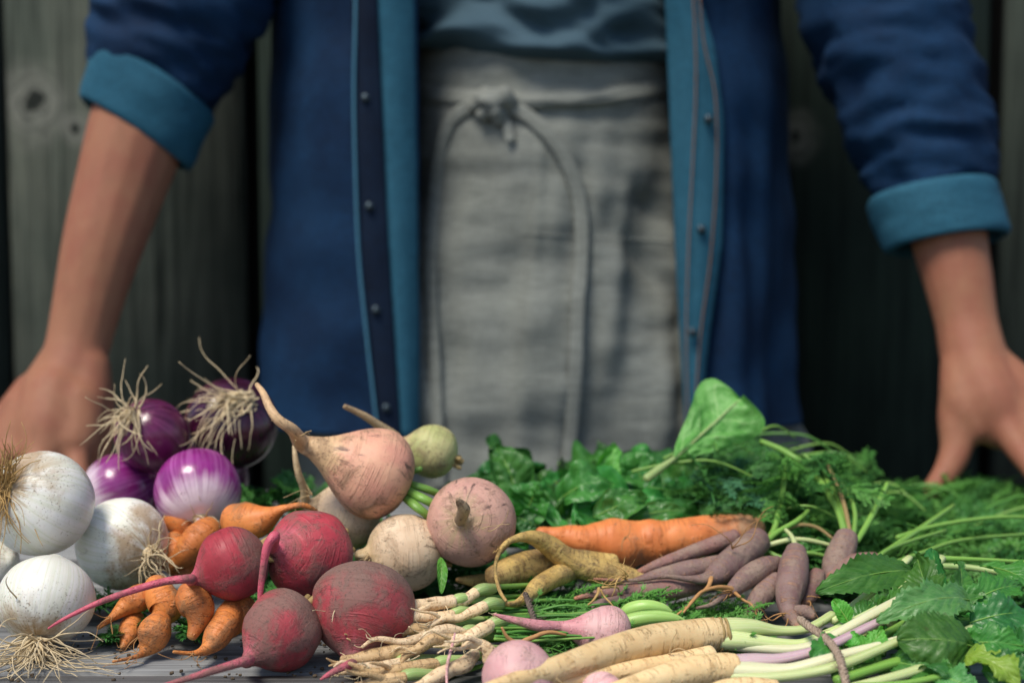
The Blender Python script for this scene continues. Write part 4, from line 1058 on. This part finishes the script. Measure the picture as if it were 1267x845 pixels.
# green shoots
for lab, l in (('plump pale green shoot above the parsnip, the upper one of two', [(768, 764, 1.02, 5), (778, 755, 1.018, 9), (797, 750, 1.015, 9), (818, 752, 1.015, 7), (830, 757, 1.015, 3)]),
               ('plump pale green shoot touching the parsnip, the lower one of two', [(768, 772, 1.0, 5), (780, 768, 1.0, 9.5), (805, 764, 1.0, 9.5), (830, 764, 1.0, 7), (846, 768, 1.0, 3)])):
    pts = [at(*p[:3]) for p in l]; rad = [pr(p[3], p[2]) for p in l]
    mb = MB(); sweep(mb, pts, rad, seg=16, sub=6, lump=.05, lf=60)
    o = obj('green_shoot', mb, M['shoot'], loc=pts[0]); o['label'] = lab; o['category'] = 'shoot'
# twine
def twine(label, l, mat, r=2.6, turns=26):
    base = crom([tuple(at(*p)) for p in l], 24)
    P = [Vector(b) for b in base]
    t = thing('twine', label, 'twine', P[0])
    for s in range(3):
        pts = []
        for i, p in enumerate(P):
            tg = (P[min(i + 1, len(P) - 1)] - P[max(i - 1, 0)]).normalized()
            e = tg.orthogonal().normalized(); f_ = tg.cross(e)
            th = i * 2 * math.pi / 16 + s * 2 * math.pi / 3
            pts.append(p + (e * math.cos(th) + f_ * math.sin(th)) * pr(r * .80, p.y))
        mb = MB(); sweep(mb, pts, [pr(r * .72, P[0].y)] * len(pts), seg=7, sub=1, lump=.3, lf=500, seed=s)
        obj('strand', mb, M[mat], t)
    mb = MB(); rg = random.Random(3)
    for i in range(40):
        p = P[rg.randrange(len(P))]
        strands(mb, p, (rg.gauss(0, 1), -.5, rg.gauss(0, 1)), 1, .008, .3, rg, .00018, .5, 0, jit=.001, seg=3, steps=4)
    obj('fuzz', mb, M[mat], t, kind='stuff')
twine('brown twine knotted round the parsnip stalks', [(990, 766, .955), (1003, 776, .940), (1018, 786, .922), (1030, 798, .902), (1038, 812, .888), (1043, 828, .876), (1048, 850, .864)], 'twine', 3.6)
twine('grey twine half buried in the dill beside the pale root bunch', [(650, 735, 1.02), (655, 748, 1.0), (660, 764, .985), (664, 780, .975), (664, 797, .96)], 'twine_dark', 2.6)

# ================================================================ greens
def wprof(kind, v):
    if kind == 'ovate': return max(0.0, math.sin(math.pi * min(v, 1) ** .80)) ** .75
    if kind == 'spoon': return max(0.0, math.sin(math.pi * min(v, 1) ** 1.25)) ** .7
    if kind == 'fan':   return min(v / .80, 1.0) ** .85 if v < .86 else math.sqrt(max(0.0, 1 - ((v - .86) / .14) ** 2)) * .97 + .0
    if kind == 'lobed':
        b = max(0.0, math.sin(math.pi * min(v, 1) ** .72)) ** .7
        return b * (.66 + .34 * abs(math.sin(math.pi * 3.4 * v + .35)))
    if kind == 'wedge': return min(1, v * 3) ** .8 * (1 - max(0, (v - .55) / .45) ** 2 * .85)
def leaf(spine, up, width, kind='ovate', fold=.25, ripple=.10, rf=9.0, teeth=0.0, nt=20, seed=0.0, nu=17, nv=44, cup=0.0, crumple=.16):
    """a blade along spine (vectors); width = half width in metres"""
    S = [Vector(s) for s in crom([tuple(p) for p in spine], 8)]
    mb = MB()
    ns = len(S) - 1
    rows = []
    upv = Vector(up).normalized()
    for j in range(nv):
        v = j / (nv - 1); f = v * ns; i = min(int(f), ns - 1); w = f - i
        p = S[i].lerp(S[i + 1], w)
        tg = (S[min(i + 2, ns)] - S[max(i - 1, 0)]).normalized()
        n = (upv - tg * upv.dot(tg)).normalized()
        sd_ = tg.cross(n)
        row = []
        for k in range(nu):
            u = k / (nu - 1) * 2 - 1
            au = abs(u)
            sg = 1 if u >= 0 else -1
            ww = width * wprof(kind, v)
            tt = (v * nt) % 1.0
            ww *= 1 + teeth * (1 - tt) * au ** 4 - teeth * .5 * au ** 4
            ww *= 1 + .14 * nz((v * 3, sg * 3, seed), 1, seed) * au
            lat = u * ww * math.cos(fold * au)
            hgt = au * ww * math.sin(fold) + ripple * width * au ** 1.7 * math.sin(v * rf + seed * 3 + sg * 1.3 + au) * min(1, v * 4)
            hgt += width * crumple * (nz((u * 1.6, v * 3.4, seed), 1, seed + 3) + .45 * nz((u * 3.6, v * 8, seed), 1, seed + 9)) - cup * width * au * au
            hgt += width * .014 * math.cos((v * 7 - au * 1.3) * 2 * math.pi) * (1 - au) * au * 3.5
            # forward sweep of the side veins
            q = p + sd_ * lat + n * hgt + tg * (au * ww * .18)
            row.append(mb.add(q, (u, v, 0), v))
        rows.append(row)
    for j in range(nv - 1):
        for k in range(nu - 1): mb.face(rows[j][k], rows[j][k + 1], rows[j + 1][k + 1], rows[j + 1][k])
    return mb, S
def rib(S, r, lift, upv):
    mb = MB()
    P = [p - Vector(upv).normalized() * lift for p in S[::3]]
    sweep(mb, P, [r * (1 - .85 * i / (len(P) - 1)) for i in range(len(P))], seg=7, sub=2, cap=(.5, .5))
    return mb
def leaf_px(parent, p0, p1, wpx, mat, up=(0, -.65, .75), bend=.12, ribmat='stalk', ribr=1.1, stem=None, name='leaf', **kw):
    A, B = at(*p0), at(*p1)
    L = (B - A).length
    U = Vector(up).normalized()
    tg = (B - A).normalized(); n = (U - tg * U.dot(tg)).normalized()
    sp = [A + (B - A) * s + n * (bend * L * math.sin(math.pi * s * .95)) for s in (0, .25, .5, .75, 1)]
    for p in sp:
        if p.z < T + .004: p.z = T + .004
    mb, S = leaf(sp, U, pr(wpx, (p0[2] + p1[2]) / 2), **kw)
    for i, (x, y, z) in enumerate(mb.v):
        if z < T + .0015: mb.v[i] = (x, y, T + .0015)
    o = obj(name, mb, M[mat], parent)
    m2 = rib(S, pr(ribr, p0[2]), pr(ribr, p0[2]) * .2, n)
    if stem:
        l = [at(*q[:3]) for q in stem] + [sp[0]]
        sweep(m2, l, [pr(q[3], q[2]) for q in stem] + [pr(ribr, p0[2])], seg=9, sub=4)
    obj('midrib', m2, M[ribmat], o)
    return o

# --- spinach heap
rg = random.Random(21)
sp_t = thing('spinach_bunch', 'heap of glossy dark green spinach leaves behind the orange carrot', 'spinach', at(700, 668, 1.24))
def top_y(px):   # upper outline of the heap in the photo
    pts = [(560, 600), (585, 578), (610, 552), (640, 556), (665, 590), (690, 585), (720, 572), (745, 552), (765, 548), (790, 565), (820, 572), (850, 590), (880, 600)]
    for (a, ya), (b, yb) in zip(pts, pts[1:]):
        if px <= b: return ya + (yb - ya) * (px - a) / (b - a)
    return 600
n_sp = 0
for layer in range(3):
    for i in range(17):
        px = rg.uniform(575, 862)
        ty = top_y(px)
        fr = (layer + rg.random()) / 3.0
        py = ty + 16 + fr * (648 - ty)
        d = 1.34 - fr * .17 + rg.uniform(-.015, .015)
        an = rg.uniform(0, 2 * math.pi)
        L = rg.uniform(58, 98)
        p0 = (px - math.cos(an) * L * .5, py - math.sin(an) * L * .32, d + rg.uniform(-.03, .03))
        p1 = (px + math.cos(an) * L * .5, py + math.sin(an) * L * .32, d + rg.uniform(-.03, .03))
        yy = min(p0[1], p1[1])
        if yy < ty - 4:
            s = ty - 4 - yy; p0 = (p0[0], p0[1] + s, p0[2]); p1 = (p1[0], p1[1] + s, p1[2])
        leaf_px(sp_t, p0, p1, rg.uniform(26, 40), rg.choice(['leaf', 'leaf', 'leaf2']), up=(rg.uniform(-.6, .6), -rg.uniform(.35, 1), rg.uniform(.3, 1)), bend=rg.uniform(.05, .30),
                fold=rg.uniform(.05, .5), ripple=rg.uniform(.12, .30), rf=rg.uniform(8, 15), seed=rg.uniform(0, 50), kind=rg.choice(['ovate', 'spoon']), cup=rg.uniform(-.2, .6), nu=17, nv=34, crumple=rg.uniform(.25, .55))
# leaves that stand out on the heap's outline
for (p0, p1, w, mt_, up, kw) in (
    ((640, 620, 1.25), (612, 556, 1.27), 30, 'leaf', (.3, -.9, .3), dict(bend=.25, fold=.5, ripple=.2)),
    ((650, 640, 1.18), (668, 598, 1.17), 30, 'leaf', (-.2, -.9, .4), dict(bend=.1, fold=.3, ripple=.2)),
    ((745, 600, 1.27), (762, 550, 1.28), 20, 'brightleaf', (.1, -.9, .3), dict(bend=.1, fold=.6, ripple=.1)),
    ((800, 605, 1.25), (770, 562, 1.26), 26, 'leaf', (.2, -.8, .6), dict(bend=.15, fold=.2, ripple=.15)),
    ((690, 620, 1.20), (760, 600, 1.20), 30, 'leaf', (.1, -.7, .8), dict(bend=.25, fold=.3, ripple=.2)),
    ((735, 640, 1.17), (800, 620, 1.18), 24, 'leaf', (0, -.8, .6), dict(bend=.2, fold=.4, ripple=.25)),
    ((775, 645, 1.17), (848, 632, 1.18), 15, 'leaf', (0, -.7, .8), dict(bend=.12, fold=.3, ripple=.1)),
    ((675, 655, 1.165), (640, 640, 1.165), 22, 'leaf2', (0, -.9, .4), dict(bend=.1, fold=.1, ripple=.1)),
    ((545, 690, 1.05), (546, 735, 1.03), 8, 'brightleaf', (.2, -.9, .2), dict(bend=.1, fold=.5, ripple=.1))):
    leaf_px(sp_t, p0, p1, w, mt_, up=up, seed=w + p0[0] * .01, kind='ovate', crumple=.35, **kw)
# --- upright chard leaf
ch = thing('chard_leaf', 'big light green chard leaf standing up above the heap, pale midrib showing', 'leaf', at(826, 574, 1.22))
leaf_px(ch, (833, 568, 1.22), (917, 492, 1.26), 50, 'chard', up=(-.15, -.95, .25), bend=-.05, kind='fan', fold=-.22, ripple=.12, rf=8, seed=3.3, nu=33, nv=60, crumple=.22, ribmat='stalk_base', ribr=3.0, name='blade', stem=[(800, 592, 1.20, 5.5), (815, 581, 1.21, 5.2)])

# --- feathery fronds
def frond_mesh(name, seed, L=.10, npin=9, mat='frond', fine=1.0, droop=.25, wide=.42):
    rg = random.Random(seed)
    mb = MB()
    pts = []
    p = Vector((0, 0, 0)); d = Vector((0, 1, .25)).normalized()
    bx_ = rg.uniform(-.12, .12)
    for i in range(8):
        pts.append(p.copy()); p = p + d * (L / 7); d = (d + Vector((bx_, 0, -droop / 7 + rg.gauss(0, .03)))).normalized()
    sweep(mb, pts, [.0011 * (1 - .75 * i / 7) for i in range(8)], seg=5, sub=1, cap=(0, 0))
    def tuft(q, dv, nrm, l):
        sd_ = dv.cross(nrm).normalized()
        for (a, s) in ((0, 1.0), (.55, .75), (-.55, .75), (1.0, .5), (-1.0, .5)):
            dd = (dv * math.cos(a) + sd_ * math.sin(a) + nrm * rg.gauss(0, .25)).normalized()
            ll = l * s * rg.uniform(.7, 1.2); wv = dd.cross(nrm).normalized() * (.00085 * fine)
            a0 = mb.add(q, (0, 0, 0)); a1 = mb.add(q + dd * ll * .55 + wv, (0, 0, 0)); a2 = mb.add(q + dd * ll + nrm * rg.gauss(0, .0006), (0, 0, 0)); a3 = mb.add(q + dd * ll * .55 - wv, (0, 0, 0))
            mb.face(a0, a1, a2, a3)
    S = [Vector(x) for x in crom([tuple(x) for x in pts], 4)]
    for i in range(npin):
        f = .22 + .76 * i / (npin - 1)
        q = S[int(f * (len(S) - 1))]; tg = (S[min(int(f * (len(S) - 1)) + 1, len(S) - 1)] - S[int(f * (len(S) - 1)) - 1]).normalized()
        pl = L * wide * (1.15 - f) * rg.uniform(.75, 1.1) + .006
        for s in (-1, 1):
            nrm = Vector((s * .2, 0, 1)).normalized()
            dv = (tg * .75 + Vector((s, 0, rg.gauss(.1, .25)))).normalized()
            m = max(3, int(pl / .0055))
            cur = q.copy(); prev = q.copy()
            line = [q.copy()]
            for k in range(m):
                dv = (dv + tg * .05 + Vector((0, 0, -.05 + rg.gauss(0, .08)))).normalized()
                cur = cur + dv * (pl / m); line.append(cur.copy())
                sd_ = dv.cross(nrm).normalized()
                for s2 in (-1, 1):
                    tuft(cur, (dv * .8 + sd_ * s2).normalized(), nrm, .0075 * fine * rg.uniform(.7, 1.2) * (1.1 - .5 * k / m))
            tuft(cur, dv, nrm, .008 * fine)
            sweep(mb, line, [.0005] * len(line), seg=3, sub=1, cap=(0, 0))
    return mesh_of(mb, name, M[mat])
FR = [frond_mesh('frond', s, L, n_, m_, fn, dr) for s, L, n_, m_, fn, dr in ((1, .10, 9, 'frond', 1.0, .3), (2, .085, 8, 'frond', 1.1, .5), (3, .11, 10, 'frond2', 1.0, .35), (4, .08, 8, 'frond', 1.15, .1), (5, .09, 8, 'frond2', 1.0, .6))]
FB = [frond_mesh('frond', s, L, 7, 'frond3', 1.45, .4) for s, L in ((11, .085), (12, .075))]
FD = [frond_mesh('frond', s, .075, 8, 'frond2', .75, .2, .35) for s in (21, 22)]
FP = [frond_mesh('frond', s, .05, 6, 'frond', 1.7, .3, .5) for s in (31, 32)]
def put_frond(parent, me, p, yaw, pitch, roll, s):
    o = bpy.data.objects.new('frond', me); C.objects.link(o); o.parent = parent
    o.location = Vector(p) - root_of(parent)
    o.rotation_euler = (pitch, roll, yaw); o.scale = (s, s, s)
    return o
def hmax(px, d):
    """height of the carrot greens above the table"""
    pts = [(850, .095), (900, .112), (960, .110), (1000, .092), (1050, .075), (1090, .050), (1150, .036), (1267, .032), (1340, .03)]
    h = pts[-1][1]
    if px <= 850: h = pts[0][1]
    else:
        for (a, ya), (b, yb) in zip(pts, pts[1:]):
            if px <= b: h = ya + (yb - ya) * (px - a) / (b - a); break
    far = 1 - max(0, (d - 1.40) / .18) * .6
    near = min(1, max(.35, (d - 1.02) / .22))
    return h * far * near
rg = random.Random(77)
cl = [('carrot_greens', 'dense feathery carrot greens heaped beneath the chard leaf', 850, 1010, 1.16, 1.40, 105, FR),
      ('carrot_greens', 'arching carrot greens around the crown of green and withered stalks', 985, 1120, 1.12, 1.45, 95, FR),
      ('carrot_greens', 'flat carrot greens spread on the table below the hand with the thumb', 1100, 1345, 1.10, 1.56, 235, FR)]
CG = []
for nm, lab, xa, xb, da, db, n, ms in cl:
    xm, dm = (xa + xb) / 2, (da + db) / 2
    t = thing(nm, lab, 'carrot greens', Vector(((xm - 633.5) * dm / F, dm, T)), 'carrot greens behind the parsnip leaves' if False else None)
    CG.append(t)
    for i in range(n):
        px = rg.uniform(xa, xb); d = da + (db - da) * rg.random()
        h = hmax(px, d)
        fr = rg.random() ** .6
        z = T + .004 + max(h - .026, .004) * fr
        x = (px - 633.5) * d / F
        s = rg.uniform(.6, 1.05)
        yaw = rg.gauss(R(-60), 1.1)
        pitch = rg.gauss(-.22, .16)
        dirx = -math.sin(yaw) * .05 * s; diry = math.cos(yaw) * .05 * s
        me = rg.choice(ms)
        put_frond(t, me, (x - dirx, d - diry, z), yaw, pitch, rg.gauss(0, .45), s)
    # thin loose stems in the heap
    for i in range(8 if xa > 1050 else 6):
        px = rg.uniform(xa, xb); d = rg.uniform(da, db - .05); h = hmax(px, d) + .004
        x = (px - 633.5) * d / F; a = rg.gauss(.15, .55); L = rg.uniform(.06, .14)
        p = Vector((x, d, T + h)); dv = Vector((math.cos(a), math.sin(a) * .7, rg.gauss(0, .10)))
        pts = [p - dv * L * .5 + Vector((0, 0, -.008)), p - dv * L * .2, p + dv * L * .15 + Vector((0, 0, .003)), p + dv * L * .5 + Vector((0, 0, -.012))]
        for q in pts: q.z = max(q.z, T + .003)
        mb = MB(); sweep(mb, pts, [.0015, .0014, .0011, .0007], seg=7, sub=5)
        obj('stalk', mb, M[rg.choice(['stalk', 'stalk', 'stalk_dark', 'stalk_dark'])], t)
# distinct stalks
vc = [o for o in C.objects if 'crown of green and withered stalks' in o.get('label', '') and o.name.startswith('purple_carrot')][0]
stalks(vc, [[(1046, 663, 1.12, 5), (1038, 635, 1.14, 4.5), (1022, 606, 1.17, 4.5), (1000, 580, 1.20, 4.5), (972, 559, 1.22, 4), (942, 546, 1.24, 3.4), 'stalk'],
            [(1050, 663, 1.12, 4), (1042, 630, 1.145, 3.6), (1030, 605, 1.17, 3.4), (1012, 580, 1.20, 3), (995, 562, 1.21, 2.5), 'stalk'],
            [(1052, 662, 1.12, 3), (1046, 630, 1.14, 3), (1036, 600, 1.16, 2.6), (1024, 575, 1.18, 2), 'stalk_dry'],
            [(1056, 663, 1.12, 3.5), (1058, 635, 1.14, 3), (1050, 610, 1.16, 2.6), (1040, 596, 1.17, 2), 'stalk'],
            [(1060, 670, 1.12, 3.6), (1075, 645, 1.14, 4), (1090, 615, 1.17, 3.6), (1098, 598, 1.19, 3), 'stalk'],
            [(1078, 720, 1.08, 3), (1082, 700, 1.09, 3), (1095, 682, 1.10, 3), (1130, 668, 1.13, 2.6), (1170, 656, 1.16, 2), 'stalk']], 'stalk', 10, flat=1.0)
stalks(CG[0], [[(948, 668, 1.13, 4), (958, 655, 1.14, 4), (965, 625, 1.16, 4), (970, 598, 1.18, 3.6), (974, 575, 1.20, 3), 'stalk'],
            [(945, 672, 1.12, 4), (962, 658, 1.13, 3.6), (985, 645, 1.14, 3.4), (1000, 632, 1.16, 3), 'stalk'],
            [(945, 676, 1.12, 3.4), (975, 668, 1.12, 3.4), (1000, 668, 1.12, 3), (1030, 675, 1.12, 2.4), 'stalk_pale'],
            [(950, 664, 1.13, 3), (985, 650, 1.14, 2.6), (1010, 652, 1.14, 2.4), (1030, 666, 1.13, 2), 'stalk_dry'],
            [(985, 678, 1.10, 4), (980, 664, 1.11, 3), (972, 655, 1.12, 2.4), 'stalk_pale'],
            [(946, 680, 1.12, 3), (970, 690, 1.11, 3), (1000, 684, 1.11, 3), (1030, 690, 1.11, 2), 'stalk']], 'stalk', 10, flat=1.0)
stalks(CG[2], [[(1095, 700, 1.09, 3), (1140, 684, 1.12, 3), (1190, 668, 1.15, 2.6), (1280, 660, 1.2, 2), 'stalk'],
            [(1085, 690, 1.10, 4), (1130, 660, 1.15, 4), (1180, 625, 1.22, 2.4), 'stalk'],
            [(1110, 665, 1.14, 3.4), (1160, 650, 1.17, 3), (1230, 640, 1.2, 2.4), (1290, 640, 1.22, 2), 'stalk'],
            [(1150, 700, 1.07, 4), (1200, 702, 1.07, 4), (1260, 712, 1.06, 3.2), (1300, 716, 1.06, 2.6), 'stalk_base'],
            [(1145, 690, 1.08, 4), (1210, 692, 1.08, 2.8), (1290, 696, 1.09, 2), 'stalk']], 'stalk', 10, flat=1.0)
for (x, y, d) in ((942, 546, 1.24), (995, 562, 1.21), (1024, 575, 1.18), (1040, 596, 1.17), (1098, 598, 1.19), (1170, 656, 1.16), (968, 556, 1.22), (1010, 578, 1.19)):
    for q in range(3): put_frond(vc, rg.choice(FR), at(x, y + 4, d), rg.uniform(0, 6.28), rg.gauss(-.45, .25), rg.gauss(0, .5), rg.uniform(.35, .6))
for (x, y, d) in ((974, 575, 1.20), (1000, 632, 1.16), (972, 600, 1.18), (962, 640, 1.15)):
    for q in range(3): put_frond(CG[0], rg.choice(FR), at(x, y, d), rg.uniform(0, 6.28), rg.gauss(-.2, .3), rg.gauss(0, .5), rg.uniform(.3, .55))
# blue-green fern-like fronds under the chard leaf
fb = thing('fern_greens', 'blue green lacy fronds drooping under the chard leaf', 'herb', at(880, 640, 1.22))
for i in range(12):
    px = rg.uniform(850, 925); py = rg.uniform(585, 630); d = rg.uniform(1.20, 1.25)
    put_frond(fb, rg.choice(FB), at(px, py, d), rg.uniform(-2.6, .6), rg.uniform(-.9, .1), rg.gauss(0, .5), rg.uniform(.6, .95))
# dill round the pale roots and the turnip
dl = thing('dill_bunch', 'fine green dill spread under the golden carrots and turnip', 'dill', at(690, 770, 1.02))
for i in range(70):
    px = rg.uniform(600, 870); d = rg.uniform(.98, 1.08)
    x = (px - 633.5) * d / F
    put_frond(dl, rg.choice(FD), (x, d, T + rg.uniform(.003, .014 if px < 740 else .005)), rg.gauss(R(-90), .5), rg.gauss(.02, .10), rg.gauss(0, .4), rg.uniform(.6, 1.0))
for i in range(16):
    y = 742 + i * 3.2; d0 = 1.03 - i * .006
    stalks(dl, [[(612 + rg.uniform(-8, 12), y, d0, 2.6), (650, y + rg.uniform(-4, 4), d0 + .01, 2.4), (700, y + rg.uniform(-7, 4), d0 + .015, 2), (745 + rg.uniform(-10, 10), y + rg.uniform(-8, 4), d0 + .02, 1.6), rg.choice(['stalk', 'stalk_dark', 'stalk_dark'])]], 'stalk', 7)
# small herb tufts behind the onions and under the stubby carrots
pt = thing('parsley_sprigs', 'small green parsley sprigs between the red onions and the pale beets', 'parsley', at(345, 618, 1.3))
for i in range(26):
    px = rg.uniform(305, 395); py = rg.uniform(604, 650); d = rg.uniform(1.20, 1.30)
    p = at(px, py, d); p.z = max(p.z, T + .004)
    put_frond(pt, rg.choice(FP), p, rg.uniform(0, 6.28), rg.gauss(.05, .3), rg.gauss(0, .5), rg.uniform(.45, .75))
p2 = thing('parsley_sprigs', 'green sprigs on the planks under the stubby orange carrots', 'parsley', at(220, 790, 1.02))
for i in range(26):
    px = rg.uniform(120, 330); d = rg.uniform(1.0, 1.10)
    put_frond(p2, rg.choice(FP), ((px - 633.5) * d / F, d, T + rg.uniform(.002, .012)), rg.uniform(0, 6.28), rg.gauss(-.05, .15), rg.gauss(0, .4), rg.uniform(.35, .7))
p3 = thing('parsley_sprigs', 'dark green sprigs filling the gap around the cream and tan beets', 'parsley', at(540, 730, 1.1))
for i in range(40):
    px = rg.uniform(395, 640); d = rg.uniform(1.12, 1.20) if px < 560 else rg.uniform(1.05, 1.16)
    put_frond(p3, rg.choice(FP), ((px - 633.5) * d / F, d, T + rg.uniform(.002, .03)), rg.uniform(0, 6.28), rg.gauss(.05, .3), rg.gauss(0, .4), rg.uniform(.7, 1.2))

# --- parsnip leaves at the right
pg = thing('parsnip_leaves', 'large toothed parsnip leaves on cut green stalks spread past the twine', 'parsnip leaves', at(1150, 800, .98))
stalks(pg, [[(1035, 800, .93, 7), (1075, 778, .945, 7.5), (1110, 752, .965, 7), (1138, 715, 1.0, 6), (1150, 690, 1.03, 5), 'stalk_pale'],
            [(1040, 812, .915, 7), (1090, 788, .93, 7), (1130, 765, .95, 6), 'stalk'],
            [(1035, 842, .885, 8), (1095, 822, .90, 8), (1160, 806, .915, 7.5), (1218, 788, .93, 6.5), 'stalk'],
            [(1045, 852, .875, 7), (1110, 836, .885, 7.5), (1170, 816, .90, 7), (1215, 795, .92, 6), 'stalk_pale'],
            [(1175, 790, .93, 6), (1205, 776, .94, 6.5), (1238, 760, .95, 7), 'stalk_pale'],
            [(1100, 772, .95, 6), (1140, 720, 1.0, 6), (1165, 690, 1.03, 6), 'stalk_pale'],
            [(1030, 768, .98, 6), (1062, 745, 1.0, 6.5), (1090, 722, 1.02, 6), (1125, 690, 1.06, 5), 'stalk_pale'],
            [(1060, 848, .875, 5), (1120, 845, .875, 5), (1180, 832, .885, 5), 'stalk']], 'stalk', 14)
LV = [
 ((1128, 706, 1.03), (1008, 734, .985), 27, 'parsleaf', (.05, -.80, .65), dict(kind='ovate', teeth=.22, nt=15, bend=.12, fold=.18, ripple=.12)),
 ((1200, 742, .955), (1082, 772, .925), 30, 'parsleaf_l', (.1, -.75, .75), dict(kind='lobed', teeth=.25, nt=18, bend=.20, fold=.1, ripple=.16)),
 ((1205, 800, .91), (1108, 792, .90), 44, 'parsleaf', (-.1, -.85, .55), dict(kind='ovate', teeth=.18, nt=16, bend=.18, fold=-.2, ripple=.15)),
 ((1165, 770, .95), (1135, 690, .99), 32, 'parsleaf', (-.5, -.8, .3), dict(kind='lobed', teeth=.22, nt=16, bend=.1, fold=.45, ripple=.22)),
 ((1180, 760, .965), (1185, 695, 1.0), 26, 'parsleaf', (.4, -.85, .3), dict(kind='lobed', teeth=.22, nt=16, bend=.12, fold=.4, ripple=.22)),
 ((1150, 740, .985), (1130, 682, 1.01), 18, 'parsleaf_l', (.5, -.8, .4), dict(kind='lobed', teeth=.2, nt=12, bend=.1, fold=.7, ripple=.2)),
 ((1170, 740, .98), (1155, 680, 1.01), 17, 'leaf2', (-.6, -.7, .4), dict(kind='ovate', teeth=.2, nt=12, bend=.1, fold=.7, ripple=.2)),
 ((1190, 750, .97), (1262, 726, 1.0), 25, 'parsleaf', (.1, -.7, .75), dict(kind='lobed', teeth=.22, nt=14, bend=.15, fold=.2, ripple=.15)),
 ((1200, 770, .94), (1275, 760, .95), 28, 'leaf2', (.0, -.75, .7), dict(kind='lobed', teeth=.22, nt=14, bend=.15, fold=.2, ripple=.15)),
 ((1190, 795, .92), (1270, 800, .91), 26, 'parsleaf', (-.1, -.8, .6), dict(kind='lobed', teeth=.22, nt=14, bend=.12, fold=.2, ripple=.2)),
 ((1195, 812, .90), (1262, 848, .87), 24, 'yellowleaf', (.2, -.8, .6), dict(kind='lobed', teeth=.3, nt=11, bend=.2, fold=.3, ripple=.35)),
 ((1100, 818, .905), (1190, 842, .88), 24, 'parsleaf', (0, -.8, .65), dict(kind='lobed', teeth=.2, nt=14, bend=.1, fold=.2, ripple=.15)),
 ((1065, 818, .905), (1092, 778, .915), 17, 'brightleaf', (-.2, -.85, .5), dict(kind='lobed', teeth=.3, nt=9, bend=.12, fold=.2, ripple=.25)),
 ((1060, 808, .915), (1055, 780, .92), 11, 'brightleaf', (-.3, -.85, .5), dict(kind='lobed', teeth=.3, nt=8, bend=.1, fold=.3, ripple=.2)),
 ((1050, 770, .96), (1030, 742, .965), 13, 'brightleaf', (.2, -.9, .3), dict(kind='ovate', teeth=.15, nt=9, bend=.1, fold=.4, ripple=.15)),
 ((1055, 775, .965), (1078, 745, .985), 14, 'leaf', (-.2, -.9, .3), dict(kind='ovate', teeth=.15, nt=9, bend=.1, fold=.3, ripple=.15)),
 ((1140, 772, .95), (1098, 800, .905), 14, 'leaf2', (-.2, -.9, .3), dict(kind='ovate', teeth=.15, nt=9, bend=.1, fold=.3, ripple=.15)),
 ((1215, 830, .885), (1285, 828, .88), 26, 'leaf2', (0, -.8, .6), dict(kind='lobed', teeth=.2, nt=12, bend=.12, fold=.2, ripple=.2)),
 ((1160, 836, .885), (1215, 858, .865), 22, 'parsleaf_l', (0, -.8, .6), dict(kind='lobed', teeth=.2, nt=12, bend=.12, fold=.2, ripple=.2)),
 ((1215, 700, 1.04), (1290, 735, 1.0), 24, 'parsleaf', (.2, -.6, .8), dict(kind='lobed', teeth=.2, nt=12, bend=.12, fold=.2, ripple=.2)),
 ((1120, 760, .97), (1190, 772, .955), 26, 'leaf2', (0, -.8, .6), dict(kind='lobed', teeth=.2, nt=12, bend=.05, fold=.2, ripple=.2)),
 ((1085, 760, .975), (1140, 735, .995), 20, 'parsleaf', (0, -.8, .6), dict(kind='lobed', teeth=.2, nt=12, bend=.1, fold=.3, ripple=.2)),
]
for i, (p0, p1, w, mt_, up, kw) in enumerate(LV):
    leaf_px(pg, p0, p1, w, mt_, up=up, seed=i * 1.7 + .3, nu=19, nv=72 if kw.get('teeth') else 40, **kw)
for i in range(44):   # smaller leaves filling in behind
    px = rg.uniform(1050, 1290); d = rg.uniform(.90, 1.06)
    x0 = (px - 633.5) * d / F
    q = Vector((x0, d, T + rg.uniform(.004, .022)))
    A = q; an = rg.uniform(0, 6.28); L = rg.uniform(.03, .05)
    B = A + Vector((math.cos(an), math.sin(an) * .7, rg.uniform(-.1, .3))) * L
    mb, S = leaf([A, A.lerp(B, .33) + Vector((0, 0, .005)), A.lerp(B, .66) + Vector((0, 0, .006)), B], (0, -.5, .8), rg.uniform(.010, .016), kind='lobed', teeth=.2, nt=10, ripple=.25, fold=.2, seed=rg.uniform(0, 40), nu=11, nv=36)
    o = obj('leaf', mb, M[rg.choice(['parsleaf', 'leaf2', 'leaf'])], pg)

# soil crumbs on the planks
m_soil = plain('dark_soil', (.05, .035, .022), (.09, .065, .04), .95, scale=300)
mb = MB()
for i in range(170):
    px = rg.uniform(-20, 480); d = rg.uniform(.84, 1.04)
    p = Vector(((px - 633.5) * d / F, d, T)); r = rg.uniform(.0004, .0013)
    sweep(mb, [p + Vector((-r * .6, 0, r * .5)), p + Vector((r * .6, r * .2, r * .6))], [r * .9, r], seg=6, sub=1, lump=.6, lf=900, seed=i)
o = obj('soil_crumbs', mb, m_soil, loc=(-.4, .95, T)); o['kind'] = 'stuff'; o['label'] = 'dark soil crumbs scattered on the table planks'; o['category'] = 'soil'
